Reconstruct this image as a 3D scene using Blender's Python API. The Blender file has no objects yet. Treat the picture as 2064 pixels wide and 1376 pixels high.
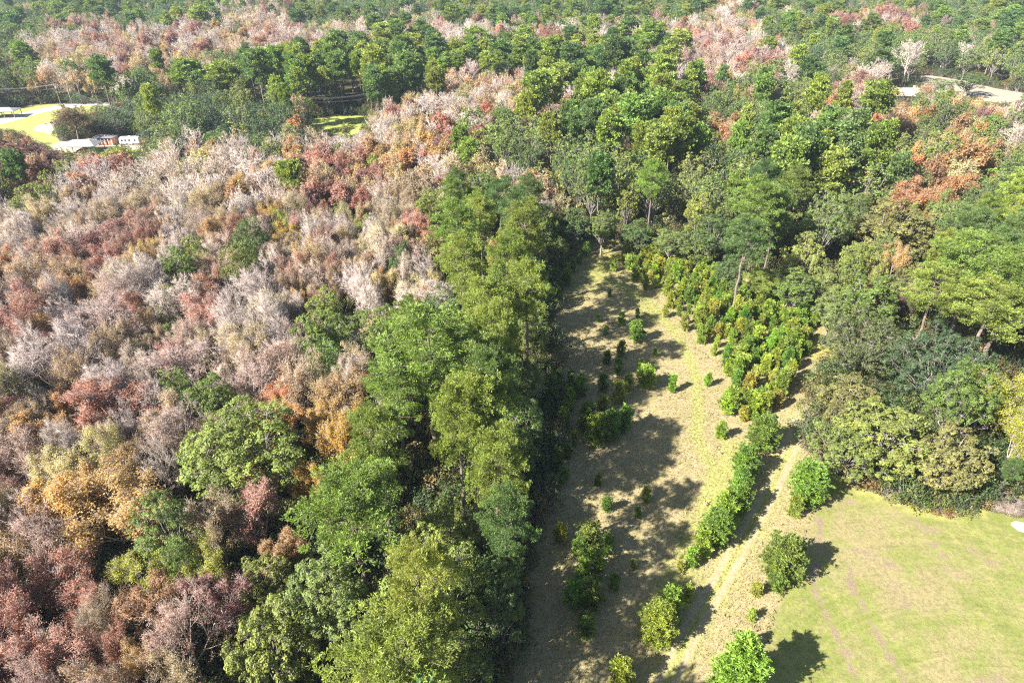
import bpy, math, random
import numpy as np
from mathutils import Vector

# ------------------------------------------------------------------ camera, sky, sun, exposure
scene = bpy.context.scene
COL = scene.collection
CAM_H, PITCH, FPX = 72.0, math.radians(31.5), 1376.0
cam_data = bpy.data.cameras.new("camera")
cam_data.sensor_width = 36.0
cam_data.lens = 24.0
cam_data.clip_start = 0.5
cam_data.clip_end = 12000
cam = bpy.data.objects.new("camera", cam_data)
COL.objects.link(cam)
cam.location = (0, 0, CAM_H)
cam.rotation_euler = (math.pi / 2 - PITCH, 0, 0)
scene.camera = cam

SUN_EL = math.radians(37)
SHADOW_AZ = math.radians(58)           # direction in which shadows fall, clockwise from +Y
world = bpy.data.worlds.new("World")
scene.world = world
world.use_nodes = True
wn = world.node_tree
wn.nodes.clear()
w_out = wn.nodes.new("ShaderNodeOutputWorld")
w_bg = wn.nodes.new("ShaderNodeBackground")
w_sky = wn.nodes.new("ShaderNodeTexSky")
w_sky.sky_type = 'NISHITA'
w_sky.sun_disc = False
w_sky.sun_elevation = SUN_EL
w_sky.sun_rotation = SHADOW_AZ + math.pi
w_bg.inputs[1].default_value = 0.05
wn.links.new(w_sky.outputs[0], w_bg.inputs[0])
wn.links.new(w_bg.outputs[0], w_out.inputs[0])

sun_data = bpy.data.lights.new("sun", 'SUN')
sun_data.energy = 5.0
sun_data.angle = math.radians(0.5)
sun_data.color = (1.0, 0.945, 0.86)
sun = bpy.data.objects.new("sun", sun_data)
COL.objects.link(sun)
sd = Vector((math.sin(SHADOW_AZ) * math.cos(SUN_EL), math.cos(SHADOW_AZ) * math.cos(SUN_EL), -math.sin(SUN_EL)))
sun.rotation_euler = sd.to_track_quat('-Z', 'Y').to_euler()
sun.location = (-200, -120, 300)

scene.view_settings.view_transform = 'Standard'
scene.view_settings.look = 'None'
scene.view_settings.gamma = 1.0
scene.view_settings.exposure = 2.05
scene.view_settings.use_curve_mapping = False
scene.render.engine = 'CYCLES'
scene.cycles.max_bounces = 5
scene.cycles.diffuse_bounces = 2
scene.cycles.transmission_bounces = 3
scene.cycles.volume_bounces = 0
scene.cycles.filter_width = 1.15
scene.cycles.use_denoising = False
scene.cycles.denoiser = 'OPENIMAGEDENOISE'
scene.cycles.denoising_prefilter = 'ACCURATE'
scene.cycles.denoising_input_passes = 'RGB_ALBEDO_NORMAL'

HAZE = 0.00011
rng = np.random.default_rng(7)
CP, SP = math.cos(PITCH), math.sin(PITCH)

def at(px, py, z=0.0):
    """where the sight line through a point of the photograph meets the height z"""
    x = (px - 1032.0) / FPX
    y = (688.0 - py) / FPX
    dy, dz = CP + y * SP, -SP + y * CP
    t = (z - CAM_H) / dz
    return np.array([x * t, dy * t, z])

def px_of(p):
    """photograph coordinates (2064 wide) of world points n x 3; also the depth"""
    p = np.atleast_2d(np.asarray(p, float))
    ry, rz = p[:, 1], p[:, 2] - CAM_H
    dep = ry * CP - rz * SP
    up = ry * SP + rz * CP
    dd = np.maximum(dep, 0.01)
    return 1032 + FPX * p[:, 0] / dd, 688 - FPX * up / dd, dep

def inside(poly, x, y):
    poly = np.asarray(poly, float)
    x = np.asarray(x, float); y = np.asarray(y, float)
    c = np.zeros(x.shape, bool)
    j = len(poly) - 1
    for i in range(len(poly)):
        xi, yi = poly[i]; xj, yj = poly[j]
        hit = ((yi > y) != (yj > y)) & (x < (xj - xi) * (y - yi) / ((yj - yi) if yj != yi else 1e-9) + xi)
        c ^= hit
        j = i
    return c

def dist_line(P, pts):
    """distance of points n x 2 from a polyline, with the parameter along it"""
    best = np.full(len(P), 1e9)
    for a, b in zip(pts[:-1], pts[1:]):
        a = np.asarray(a[:2], float); b = np.asarray(b[:2], float)
        ab = b - a
        t = np.clip(((P - a) @ ab) / (ab @ ab), 0, 1)
        d = np.linalg.norm(P - (a + t[:, None] * ab), axis=1)
        best = np.minimum(best, d)
    return best

def poly_ground(pts, z=0.0):
    return [tuple(at(px, py, z)[:2]) for px, py in pts]

# ------------------------------------------------------------------ materials
def new_mat(name):
    m = bpy.data.materials.new(name)
    m.use_nodes = True
    nt = m.node_tree
    nt.nodes.clear()
    return m, nt

def N(nt, kind, **kw):
    n = nt.nodes.new(kind)
    for k, v in kw.items():
        if k.startswith('i_'):
            n.inputs[k[2:].replace('_', ' ')].default_value = v
        else:
            setattr(n, k, v)
    return n

def mixc(nt, fac, a, b, mode='MIX'):
    n = nt.nodes.new("ShaderNodeMix")
    n.data_type = 'RGBA'
    n.blend_type = mode
    for key, v in ((0, fac), (6, a), (7, b)):
        if hasattr(v, 'is_output'):
            nt.links.new(v, n.inputs[key])
        else:
            n.inputs[key].default_value = v if key == 0 else (tuple(v) + (1,) if len(v) == 3 else v)
    return n.outputs[2]

def mapr(nt, v, a, b, c, d, smooth=False):
    n = nt.nodes.new("ShaderNodeMapRange")
    if smooth: n.interpolation_type = 'SMOOTHSTEP'
    nt.links.new(v, n.inputs[0])
    for i, x in enumerate((a, b, c, d)):
        n.inputs[i + 1].default_value = x
    return n.outputs[0]

def leaf_material(name, translucent=0.3, rough=0.5, low=0.62, high=1.3, warm=(1.5, 1.05, 0.5), warm_max=0.4, spec=0.35):
    """leaf colour = the tree's own tint, each clump and leaf a little lighter, darker or yellower"""
    m, nt = new_mat(name)
    tint = N(nt, "ShaderNodeAttribute", attribute_type='INSTANCER', attribute_name='tint')
    va = N(nt, "ShaderNodeAttribute", attribute_type='GEOMETRY', attribute_name='shade')
    sep = N(nt, "ShaderNodeSeparateXYZ")
    nt.links.new(va.outputs['Vector'], sep.inputs[0])
    val = mapr(nt, sep.outputs[0], 0, 1, low, high)
    comb = N(nt, "ShaderNodeCombineColor")
    for i in range(3):
        nt.links.new(val, comb.inputs[i])
    c = mixc(nt, 1.0, tint.outputs['Color'], comb.outputs[0], 'MULTIPLY')
    wf = mapr(nt, sep.outputs[1], 0.45, 1, 0, warm_max)
    cw = mixc(nt, 1.0, c, warm, 'MULTIPLY')
    c = mixc(nt, wf, c, cw)
    p = N(nt, "ShaderNodeBsdfPrincipled")
    p.inputs['Roughness'].default_value = rough
    p.inputs['Specular IOR Level'].default_value = spec
    nt.links.new(c, p.inputs['Base Color'])
    tr = N(nt, "ShaderNodeBsdfTranslucent")
    tc = mixc(nt, 1.0, c, (1.35, 1.4, 0.7), 'MULTIPLY')
    nt.links.new(tc, tr.inputs[0])
    mx = N(nt, "ShaderNodeMixShader")
    mx.inputs[0].default_value = translucent
    nt.links.new(p.outputs[0], mx.inputs[1])
    nt.links.new(tr.outputs[0], mx.inputs[2])
    o = N(nt, "ShaderNodeOutputMaterial")
    nt.links.new(mx.outputs[0], o.inputs[0])
    return m

def wood_material(name, a, b, tinted=False, rough=0.85):
    m, nt = new_mat(name)
    tc = N(nt, "ShaderNodeTexCoord")
    mp = N(nt, "ShaderNodeMapping")
    mp.inputs['Scale'].default_value = (1.5, 1.5, 0.35)
    nt.links.new(tc.outputs['Object'], mp.inputs[0])
    nz = N(nt, "ShaderNodeTexNoise")
    nz.inputs['Scale'].default_value = 3.0
    nz.inputs['Detail'].default_value = 4.0
    nt.links.new(mp.outputs[0], nz.inputs[0])
    f = mapr(nt, nz.outputs[0], 0.3, 0.7, 0, 1)
    c = mixc(nt, f, a, b)
    if tinted:
        t = N(nt, "ShaderNodeAttribute", attribute_type='INSTANCER', attribute_name='bark')
        c = mixc(nt, 1.0, c, t.outputs['Color'], 'MULTIPLY')
    p = N(nt, "ShaderNodeBsdfPrincipled")
    p.inputs['Roughness'].default_value = rough
    p.inputs['Specular IOR Level'].default_value = 0.2
    nt.links.new(c, p.inputs['Base Color'])
    o = N(nt, "ShaderNodeOutputMaterial")
    nt.links.new(p.outputs[0], o.inputs[0])
    return m

def plain(name, col, rough=0.6, metallic=0.0, noise=0.12, scale=4.0, spec=0.4):
    m, nt = new_mat(name)
    tc = N(nt, "ShaderNodeTexCoord")
    nz = N(nt, "ShaderNodeTexNoise")
    nz.inputs['Scale'].default_value = scale
    nz.inputs['Detail'].default_value = 5.0
    nt.links.new(tc.outputs['Object'], nz.inputs[0])
    f = mapr(nt, nz.outputs[0], 0.3, 0.7, 0, 1)
    c = mixc(nt, f, tuple(x * (1 - noise) for x in col), tuple(min(1, x * (1 + noise)) for x in col))
    p = N(nt, "ShaderNodeBsdfPrincipled")
    p.inputs['Roughness'].default_value = rough
    p.inputs['Metallic'].default_value = metallic
    p.inputs['Specular IOR Level'].default_value = spec
    nt.links.new(c, p.inputs['Base Color'])
    o = N(nt, "ShaderNodeOutputMaterial")
    nt.links.new(p.outputs[0], o.inputs[0])
    return m

M_NEEDLE = leaf_material("pine_needles", 0.35, 0.55, 0.65, 1.6, (1.3, 1.1, 0.6), 0.35, 0.3)
M_LEAF = leaf_material("broad_leaves", 0.36, 0.55, 0.6, 1.6, (1.4, 1.1, 0.6), 0.4, 0.28)
M_AUTUMN = leaf_material("autumn_leaves", 0.42, 0.6, 0.6, 1.45, (1.35, 1.15, 0.7), 0.6)
M_BARK = wood_material("brown_bark", (0.10, 0.075, 0.06), (0.20, 0.16, 0.135))
M_GREYBARK = wood_material("grey_bark", (0.13, 0.115, 0.10), (0.27, 0.245, 0.22))
M_TWIG = wood_material("pale_twigs", (0.15, 0.13, 0.115), (0.34, 0.305, 0.28), tinted=True)

# ------------------------------------------------------------------ mesh helpers
def unit(v):
    return v / np.maximum(np.linalg.norm(v, axis=-1, keepdims=True), 1e-9)

class Soup:
    """triangles and quads gathered as arrays, with a material slot and a shade vector per face"""
    def __init__(self):
        self.v, self.f, self.mi, self.sh, self.n = [], [], [], [], 0
    def add(self, verts, faces, mi=0, shade=None):
        verts = np.asarray(verts, np.float32); faces = np.asarray(faces, np.int32)
        if len(faces) == 0: return
        self.v.append(verts)
        self.f.append(faces + self.n)
        self.mi.append(np.full(len(faces), mi, np.int32))
        self.sh.append(np.full((len(faces), 3), 0.5, np.float32) if shade is None else np.asarray(shade, np.float32))
        self.n += len(verts)
    def mesh(self, name, mats, only=None, smooth=False):
        me = bpy.data.meshes.new(name)
        v = np.concatenate(self.v)
        tri_counts, idx, mi, sh = [], [], [], []
        for f, m_, s in zip(self.f, self.mi, self.sh):
            k = np.ones(len(f), bool) if only is None else (m_ == only)
            if not k.any(): continue
            f = f[k]
            idx.append(f.reshape(-1)); tri_counts.append(np.full(len(f), f.shape[1], np.int32))
            mi.append(m_[k]); sh.append(s[k])
        idx = np.concatenate(idx); cnt = np.concatenate(tri_counts); mi = np.concatenate(mi); sh = np.concatenate(sh)
        used = np.unique(idx)
        remap = np.zeros(len(v), np.int32); remap[used] = np.arange(len(used))
        v = v[used]; idx = remap[idx]
        me.vertices.add(len(v)); me.vertices.foreach_set('co', v.reshape(-1))
        me.loops.add(len(idx)); me.loops.foreach_set('vertex_index', idx)
        me.polygons.add(len(cnt))
        me.polygons.foreach_set('loop_start', np.concatenate([[0], np.cumsum(cnt)[:-1]]).astype(np.int32))
        if only is None:
            me.polygons.foreach_set('material_index', mi)
        if smooth:
            me.polygons.foreach_set('use_smooth', np.ones(len(cnt), bool))
        a = me.attributes.new('shade', 'FLOAT_VECTOR', 'FACE')
        a.data.foreach_set('vector', sh.astype(np.float32).reshape(-1))
        for m_ in (mats if only is None else [mats[only]]):
            me.materials.append(m_)
        me.update(calc_edges=True)
        return me

def frame_of(d):
    d = unit(d)
    ref = np.where(np.abs(d[:, 2:3]) > 0.9, np.array([[1., 0, 0]]), np.array([[0, 0, 1.]]))
    a = unit(np.cross(d, ref)); b = np.cross(d, a)
    return d, a, b

def tubes(soup, p0, p1, r0, r1, sides=3, mi=0, pointed=False):
    p0 = np.asarray(p0, float); p1 = np.asarray(p1, float)
    if len(p0) == 0: return
    r0 = np.asarray(r0, float)[:, None, None]; r1 = np.asarray(r1, float)[:, None, None]
    d, a, b = frame_of(p1 - p0)
    th = np.arange(sides) * 2 * math.pi / sides
    ring = a[:, None, :] * np.cos(th)[None, :, None] + b[:, None, :] * np.sin(th)[None, :, None]
    n = len(p0)
    A = p0[:, None, :] + ring * r0
    if pointed:
        v = np.concatenate([A, p1[:, None, :]], 1)
        base = np.arange(n)[:, None, None] * (sides + 1)
        f = np.array([[i, (i + 1) % sides, sides] for i in range(sides)])[None] + base
        soup.add(v.reshape(-1, 3), f.reshape(-1, 3), mi)
    else:
        B = p1[:, None, :] + ring * r1
        v = np.concatenate([A, B], 1)
        base = np.arange(n)[:, None, None] * (2 * sides)
        f = np.array([[i, (i + 1) % sides, sides + (i + 1) % sides, sides + i] for i in range(sides)])[None] + base
        soup.add(v.reshape(-1, 3), f.reshape(-1, 4), mi)

def leaves(soup, P, Nrm, size, shade, mi=1, aspect=0.62, r=None):
    """small folded-diamond leaves: two triangles each"""
    r = r or rng
    n = len(P)
    nr = unit(Nrm + r.normal(0, 0.45, (n, 3)))
    t = unit(np.cross(nr, r.normal(0, 1, (n, 3))))
    b = np.cross(nr, t)
    s = np.asarray(size).reshape(-1, 1) * r.uniform(0.7, 1.25, (n, 1))
    q = np.stack([P - t * s * 0.5, P + b * s * 0.5 * aspect + nr * s * 0.08, P + t * s * 0.5, P - b * s * 0.5 * aspect + nr * s * 0.08], 1)
    base = np.arange(n)[:, None, None] * 4
    f = np.array([[0, 1, 2], [0, 2, 3]])[None] + base
    soup.add(q.reshape(-1, 3), f.reshape(-1, 3), mi, np.repeat(shade, 2, 0))

def tufts(soup, P, D, size, shade, k=7, mi=1, spread=0.9, width=0.17, r=None):
    """needle tufts: k narrow triangles that fan out round a direction"""
    r = r or rng
    n = len(P)
    d = unit(D[:, None, :] + r.normal(0, spread, (n, k, 3)))
    ref = r.normal(0, 1, (n, k, 3))
    a = unit(np.cross(d, ref))
    s = (np.asarray(size).reshape(-1, 1, 1)) * r.uniform(0.75, 1.2, (n, k, 1))
    w = s * width
    base = P[:, None, :] + d * s * 0.08
    tip = P[:, None, :] + d * s
    mid = P[:, None, :] + d * s * 0.75
    v = np.stack([base, mid - a * w, mid + a * w + (tip - mid) * 0.9], 2)
    f = (np.arange(n * k)[:, None] * 3 + np.arange(3)[None])
    soup.add(v.reshape(-1, 3), f, mi, np.repeat(shade, k, 0))

def shade_of(n, groups, r, jitter=0.18):
    """a random lightness and warmth per clump, with a small spread from leaf to leaf"""
    g = r.uniform(0, 1, (int(groups.max()) + 1, 3))
    s = g[groups] + r.normal(0, jitter, (n, 3))
    return np.clip(s, 0, 1)

def sphere_dirs(n, r, up=-0.4):
    """n spread directions on a sphere above the height `up`"""
    i = np.arange(n) + 0.5
    z = 1 - (1 - up) * i / n
    th = i * 2.399963 + r.uniform(0, 6.28)
    s = np.sqrt(np.maximum(0, 1 - z * z))
    d = np.stack([s * np.cos(th), s * np.sin(th), z], 1)
    return unit(d + r.normal(0, 0.16, (n, 3)))

# ------------------------------------------------------------------ tree builders (trunk base at the origin)
def bent(p0, p1, r0, r1, k, r, wob, up=0.0):
    """a polyline of k segments from p0 to p1"""
    t = np.linspace(0, 1, k + 1)[:, None]
    P = p0 + (p1 - p0) * t
    L = np.linalg.norm(p1 - p0)
    P[1:-1] += r.normal(0, wob * L, (k - 1, 3))
    P[:, 2] += up * L * (t[:, 0] - t[:, 0] ** 2) * -1
    R = r0 + (r1 - r0) * t[:, 0]
    return P, R

def pine_tree(seed, H=24.0, W=5.5, bare=0.5, dens=1.0, size=0.52, branches=46, far=False):
    r = np.random.default_rng(seed)
    s = Soup()
    lean = np.array([r.normal(0, 0.5), r.normal(0, 0.5), 0])
    k = 9
    z = np.linspace(0, 1, k + 1)
    T = np.stack([lean[0] * z ** 2 + np.concatenate([[0], r.normal(0, 0.09, k)]), lean[1] * z ** 2 + np.concatenate([[0], r.normal(0, 0.09, k)]), z * H], 1)
    R = 0.30 * (1 - z) ** 0.75 + 0.03
    tubes(s, T[:-1], T[1:], R[:-1], R[1:], 5 if far else 7, 0)
    cen, rad, bd = [], [], []
    wp0, wp1, wr0, wr1 = [], [], [], []
    for i in range(branches):
        u = ((i + r.uniform(0.1, 0.9)) / branches) ** 0.85
        zz = bare + (1 - bare) * u
        p0 = np.array([np.interp(zz, z, T[:, 0]), np.interp(zz, z, T[:, 1]), zz * H])
        # crown outline: widest about a third up the crown, domed top
        prof = math.sqrt(max(0.03, 1 - ((u - 0.38) / (0.42 if u < 0.38 else 0.66)) ** 2 * 0.93))
        L = W * prof * r.uniform(0.62, 1.12)
        az = i * 2.4 + r.normal(0, 0.35)
        el = (-0.12 + 0.75 * u) + r.normal(0, 0.16)
        d = np.array([math.cos(az) * math.cos(el), math.sin(az) * math.cos(el), math.sin(el)])
        P, RR = bent(p0, p0 + d * L, 0.05 + 0.045 * (1 - u), 0.015, 4, r, 0.025, 0.12)
        wp0.append(P[:-1]); wp1.append(P[1:]); wr0.append(RR[:-1]); wr1.append(RR[1:])
        n = max(3, int(L * 1.75 * dens))
        for j in range(n):
            t = 0.34 + 0.66 * (j + r.uniform(0, 1)) / n
            q = p0 + d * L * t
            side = np.array([-math.sin(az), math.cos(az), 0])
            off = side * r.normal(0, 0.30 * L * (1.12 - t) + 0.3) + np.array([0, 0, r.normal(0.14, 0.26)])
            q2 = q + off
            wp0.append(q[None]); wp1.append(q2[None]); wr0.append([0.018]); wr1.append([0.01])
            cen.append(q2); rad.append(r.uniform(0.5, 0.95)); bd.append(unit(d * 0.6 + off * 0.25 + np.array([0, 0, 0.65])))
    for j in range(5):
        cen.append(np.array([T[-1, 0] + r.normal(0, .4), T[-1, 1] + r.normal(0, .4), H - r.uniform(-0.3, .8)])); rad.append(0.6); bd.append(np.array([0, 0, 1.0]))
    tubes(s, np.concatenate(wp0), np.concatenate(wp1), np.concatenate(wr0), np.concatenate(wr1), 3, 0)
    cen = np.array(cen); rad = np.array(rad); bd = np.array(bd)
    m = 5 if far else 16
    g = np.repeat(np.arange(len(cen)), m)
    off = r.normal(0, 1, (len(g), 3)); off = unit(off) * r.uniform(0.35, 1, (len(g), 1))
    off[:, 2] = off[:, 2] * 0.55
    P = cen[g] + off * rad[g][:, None]
    D = unit(bd[g] * 0.9 + off * 0.8)
    sz = size * (1.75 if far else 1.0) * r.uniform(0.75, 1.2, len(g))
    tufts(s, P, D, sz, shade_of(len(g), g, r), k=5 if far else 9, spread=0.7, width=0.22 if far else 0.105, r=r)
    return s, [M_BARK, M_NEEDLE]

def broad_tree(seed, H=18.0, W=5.5, low=0.25, blobs=34, leaf=0.22, dens=1.0, flat=0.8, leafmat=None, bark=None, far=False, lump=1.0):
    """full-crowned broadleaf: limbs that end in lumps, each lump a cluster of leafy sprays"""
    r = np.random.default_rng(seed)
    s = Soup()
    c = np.array([r.normal(0, 0.4), r.normal(0, 0.4), H * (low + 1) / 2])
    ez = H * (1 - low) / 2
    fork = np.array([c[0] * 0.5, c[1] * 0.5, H * (low * 0.75 + 0.06)])
    P, R = bent(np.zeros(3), fork, 0.34 * H / 18, 0.24 * H / 18, 4, r, 0.02)
    tubes(s, P[:-1], P[1:], R[:-1], R[1:], 6, 0)
    d = sphere_dirs(blobs, r, -0.55)
    wob = 1 + 0.20 * np.sin(d[:, 0] * 3.1 + r.uniform(0, 6)) * np.cos(d[:, 1] * 2.7 + r.uniform(0, 6)) + r.normal(0, 0.10, blobs)
    rr = np.array([W, W, ez * 0.9])
    B = c + d * rr * wob[:, None] * 0.78
    n_in = blobs // 3
    Bi = c + unit(r.normal(0, 1, (n_in, 3))) * rr * 0.42
    B = np.concatenate([B, Bi])
    br = r.uniform(0.75, 1.35, len(B)) * W * 0.245 * lump
    for i in range(len(B)):
        mid = fork + (B[i] - fork) * 0.5 + np.array([0, 0, 0.07 * H]) * r.uniform(-0.4, 1)
        a, ra = bent(fork, mid, 0.15 * H / 18, 0.09 * H / 18, 2, r, 0.05)
        b, rb = bent(mid, B[i], 0.08 * H / 18, 0.03, 2, r, 0.05)
        tubes(s, a[:-1], a[1:], ra[:-1], ra[1:], 4, 0); tubes(s, b[:-1], b[1:], rb[:-1], rb[1:], 3, 0)
    k = 9 if far else 15
    g = np.repeat(np.arange(len(B)), k)
    sd_ = unit(r.normal(0, 1, (len(g), 3)) + unit(B[g] - c) * 0.55 + np.array([0, 0, 0.25]))
    S = B[g] + sd_ * br[g][:, None] * r.uniform(0.7, 1.05, (len(g), 1))
    tubes(s, B[g], S, np.full(len(g), 0.025), np.full(len(g), 0.01), 3, 0, pointed=True)
    sr = r.uniform(0.28, 0.6, len(g)) * lump * (W / 5.5) ** 0.5
    m = max(3, int((9 if far else 40) * dens))
    h = np.repeat(np.arange(len(S)), m)
    o = unit(r.normal(0, 1, (len(h), 3)) + sd_[h] * 0.9 + np.array([0, 0, 0.3]))
    Pl = S[h] + o * sr[h][:, None] * r.uniform(0.55, 1.1, (len(h), 1)) * np.array([1, 1, flat])
    sh = 0.6 * shade_of(len(h), h, r, 0.12) + 0.4 * shade_of(len(h), g[h], r, 0.02)
    leaves(s, Pl, o + np.array([0, 0, 0.35]), leaf * (2.1 if far else 1.0), sh, r=r)
    return s, [bark or M_GREYBARK, leafmat or M_LEAF]

def branchy(seed, H=16.0, W=4.5, low=0.22, n=(7, 5, 5, 4), twig=0.022, stems=1, far=False, spread=1.0):
    """an open tree of ascending limbs; returns the soup, the twig tips and their directions"""
    r = np.random.default_rng(seed)
    s = Soup()
    seg = {0: [], 1: [], 2: [], 3: [], 4: []}
    tips, tdir, tgrp = [], [], []
    def grow(p, d, L, rad, lev, grp):
        k = 4 if lev == 0 else (3 if lev < 3 else 2)
        pts = [p]
        dd = d.copy()
        for i in range(k):
            up = 0.10 if lev else 0.02
            dd = unit(dd + r.normal(0, 0.05 + 0.06 * lev, 3) + np.array([0, 0, up]))
            pts.append(pts[-1] + dd * L / k)
        pts = np.array(pts)
        rr = np.linspace(rad, rad * (0.55 if lev < len(n) - 1 else 0.35), k + 1)
        seg[min(lev, 4)].append((pts, rr))
        if lev >= len(n):
            tips.append(pts[-1]); tdir.append(dd); tgrp.append(grp)
            tips.append(pts[1]); tdir.append(dd); tgrp.append(grp)
            return
        cnt = n[lev]
        for i in range(cnt):
            t = (0.42 if lev == 0 else 0.28) + (0.58 if lev == 0 else 0.72) * (i + r.uniform(0.2, 0.9)) / cnt
            x = t * k; j = min(int(x), k - 1)
            q = pts[j] + (pts[j + 1] - pts[j]) * (x - j)
            base = unit(pts[j + 1] - pts[j])
            az = i * 2.4 + r.uniform(0, 1.2)
            _, a, b = frame_of(base[None])
            ang = (0.62 + 0.18 * r.normal()) * (1.0 if lev else (1.15 - 0.5 * t)) * spread
            nd = unit(base * math.cos(ang) + (a[0] * math.cos(az) + b[0] * math.sin(az)) * math.sin(ang))
            l2 = L * ((0.62 if lev == 0 else 0.52) * r.uniform(0.75, 1.2)) * (1.15 - 0.35 * t)
            grow(q, nd, l2, max(twig, rad * (0.5 if lev == 0 else 0.52) * (1.1 - 0.4 * t)), lev + 1, grp * 7 + i if lev < 3 else grp)
    for k_ in range(stems):
        d0 = unit(np.array([r.normal(0, 0.12 + 0.14 * (stems > 1)), r.normal(0, 0.12 + 0.14 * (stems > 1)), 1]))
        grow(np.array([r.normal(0, 0.3 * (stems > 1)), r.normal(0, 0.3 * (stems > 1)), 0.0]), d0, H * 0.74, 0.24 * H / 16 / stems ** 0.4, 0, k_)
    allp = np.concatenate([p for v in seg.values() for p, _ in v])
    hi = allp[allp[:, 2] > 0.45 * allp[:, 2].max()]
    mx_, my_, mz_ = np.median(hi, axis=0)
    def upright(p):                    # shear the tree so that its crown stands over its foot
        q = np.array(p, float); q[:, 0] -= mx_ * 0.85 * q[:, 2] / mz_; q[:, 1] -= my_ * 0.85 * q[:, 2] / mz_
        return q
    seg = {k_: [(upright(p), rr) for p, rr in v] for k_, v in seg.items()}
    tips = upright(tips)
    allp = np.concatenate([p for v in seg.values() for p, _ in v])
    top = allp[:, 2].max()
    wx, wy = np.percentile(np.abs(allp[:, 0]), 96), np.percentile(np.abs(allp[:, 1]), 96)
    sc = np.array([W / max(wx, 0.8 * wy), W / max(wy, 0.8 * wx), H / top])
    for lev, v in seg.items():
        if not v: continue
        p0 = np.concatenate([p[:-1] for p, _ in v]) * sc; p1 = np.concatenate([p[1:] for p, _ in v]) * sc
        r0 = np.concatenate([q[:-1] for _, q in v]); r1 = np.concatenate([q[1:] for _, q in v])
        tubes(s, p0, p1, r0, r1, 6 if lev == 0 else (4 if lev == 1 else 3), 0)
    return s, np.array(tips) * sc, np.array(tdir), np.array(tgrp), r

def open_tree(seed, leafy=0.0, leaf=0.2, leafmat=None, far=False, low_leaf=0, **kw):
    """bare or half-leafed hardwood; leafy = leaves per twig tip"""
    if far: kw.setdefault('n', (6, 5, 4, 2)); kw.setdefault('twig', 0.05)
    s, tips, td, tg, r = branchy(seed, far=far, **kw)
    # fine spray of twigs at every tip
    k = (1 if leafy > 1 else 2) if far else (2 if leafy > 1 else 3)
    g = np.repeat(np.arange(len(tips)), k)
    d = unit(td[g] + r.normal(0, 0.5, (len(g), 3)) + np.array([0, 0, 0.25]))
    L = r.uniform(0.35, 0.95, (len(g), 1)) * (1.3 if far else 1)
    tubes(s, tips[g], tips[g] + d * L, np.full(len(g), 0.034 if far else 0.016), np.zeros(len(g)), 3, 0, pointed=True)
    if leafy > 0:
        m = max(1, int(round(leafy)))
        h = np.repeat(np.arange(len(tips)), m)
        if leafy < 1:
            h = h[r.uniform(0, 1, len(h)) < leafy]
        _, gi = np.unique(tg, return_inverse=True)
        keep = (r.uniform(0, 1, gi.max() + 1) < 0.88)[gi[h]]
        h = h[keep]
        o = unit(r.normal(0, 1, (len(h), 3)))
        P = tips[h] + o * r.uniform(0.1, 0.75, (len(h), 1)) * (1.4 if far else 1.0)
        sh = 0.55 * shade_of(len(h), h, r, 0.1) + 0.45 * shade_of(len(h), gi[h], r, 0.05)
        leaves(s, P, o * 0.5 + np.array([0, 0, 0.8]), leaf * (1.8 if far else 1.0), sh, r=r)
    return s, [M_TWIG, leafmat or M_AUTUMN]

def young_pine(seed, H=4.0, W=1.5, dens=1.0, needle=None, shoots=7):
    """a bushy sapling pine of upswept shoots, needles to the ground"""
    r = np.random.default_rng(seed)
    s = Soup()
    T = np.stack([np.array([0, .02, .03, .02]) * H, np.array([0, -.01, .02, .03]) * H, np.array([0, .35, .7, .96]) * H], 1)
    R = np.array([0.028, 0.022, 0.014, 0.008]) * H
    tubes(s, T[:-1], T[1:], R[:-1], R[1:], 5, 0)
    nb = int(34 * dens)
    P, D, G = [], [], []
    w0, w1 = [], []
    for i in range(nb):
        u = (i + 0.5) / nb
        z = H * (0.06 + 0.84 * u)
        prof = (math.sin(math.pi * min(1, 0.22 + 0.80 * (1 - u) ** 0.9 * 0.95)) * 0.55 + 0.45 * (1 - u)) + 0.08
        L = W * prof * r.uniform(0.75, 1.15)
        az = i * 2.4 + r.normal(0, 0.3)
        el = 0.25 + 0.7 * u
        d = np.array([math.cos(az) * math.cos(el), math.sin(az) * math.cos(el), math.sin(el)])
        p0 = np.array([np.interp(z, T[:, 2], T[:, 0]), np.interp(z, T[:, 2], T[:, 1]), z])
        w0.append(p0); w1.append(p0 + d * L)
        for j in range(shoots):
            t = 0.25 + 0.75 * (j + r.uniform(0, 1)) / shoots
            P.append(p0 + d * L * t + r.normal(0, 0.11 * W, 3) * (1.25 - t * 0.4)); D.append(unit(d * 0.5 + np.array([0, 0, 0.95]) + r.normal(0, 0.2, 3))); G.append(i)
    for j in range(4):
        P.append(np.array([T[-1, 0], T[-1, 1], H * (0.88 + 0.04 * j)]) + r.normal(0, 0.03 * W, 3)); D.append(np.array([0, 0, 1.])); G.append(nb - 1)
    tubes(s, w0, w1, np.full(nb, 0.02), np.full(nb, 0.008), 3, 0)
    P = np.array(P); D = np.array(D); G = np.array(G)
    # each shoot is a bottle brush: needles all along it
    k = 3
    g = np.repeat(np.arange(len(P)), k)
    along = r.uniform(-0.2, 0.5, (len(g), 1)) * (needle or 0.10 * H)
    Pt = P[g] + D[g] * along
    sz = (needle or (0.14 + 0.052 * H)) * r.uniform(0.8, 1.2, len(g))
    tufts(s, Pt, D[g], sz, shade_of(len(g), G[g], r), k=7, spread=0.55, width=0.13, r=r)
    return s, [M_BARK, M_NEEDLE]

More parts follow.
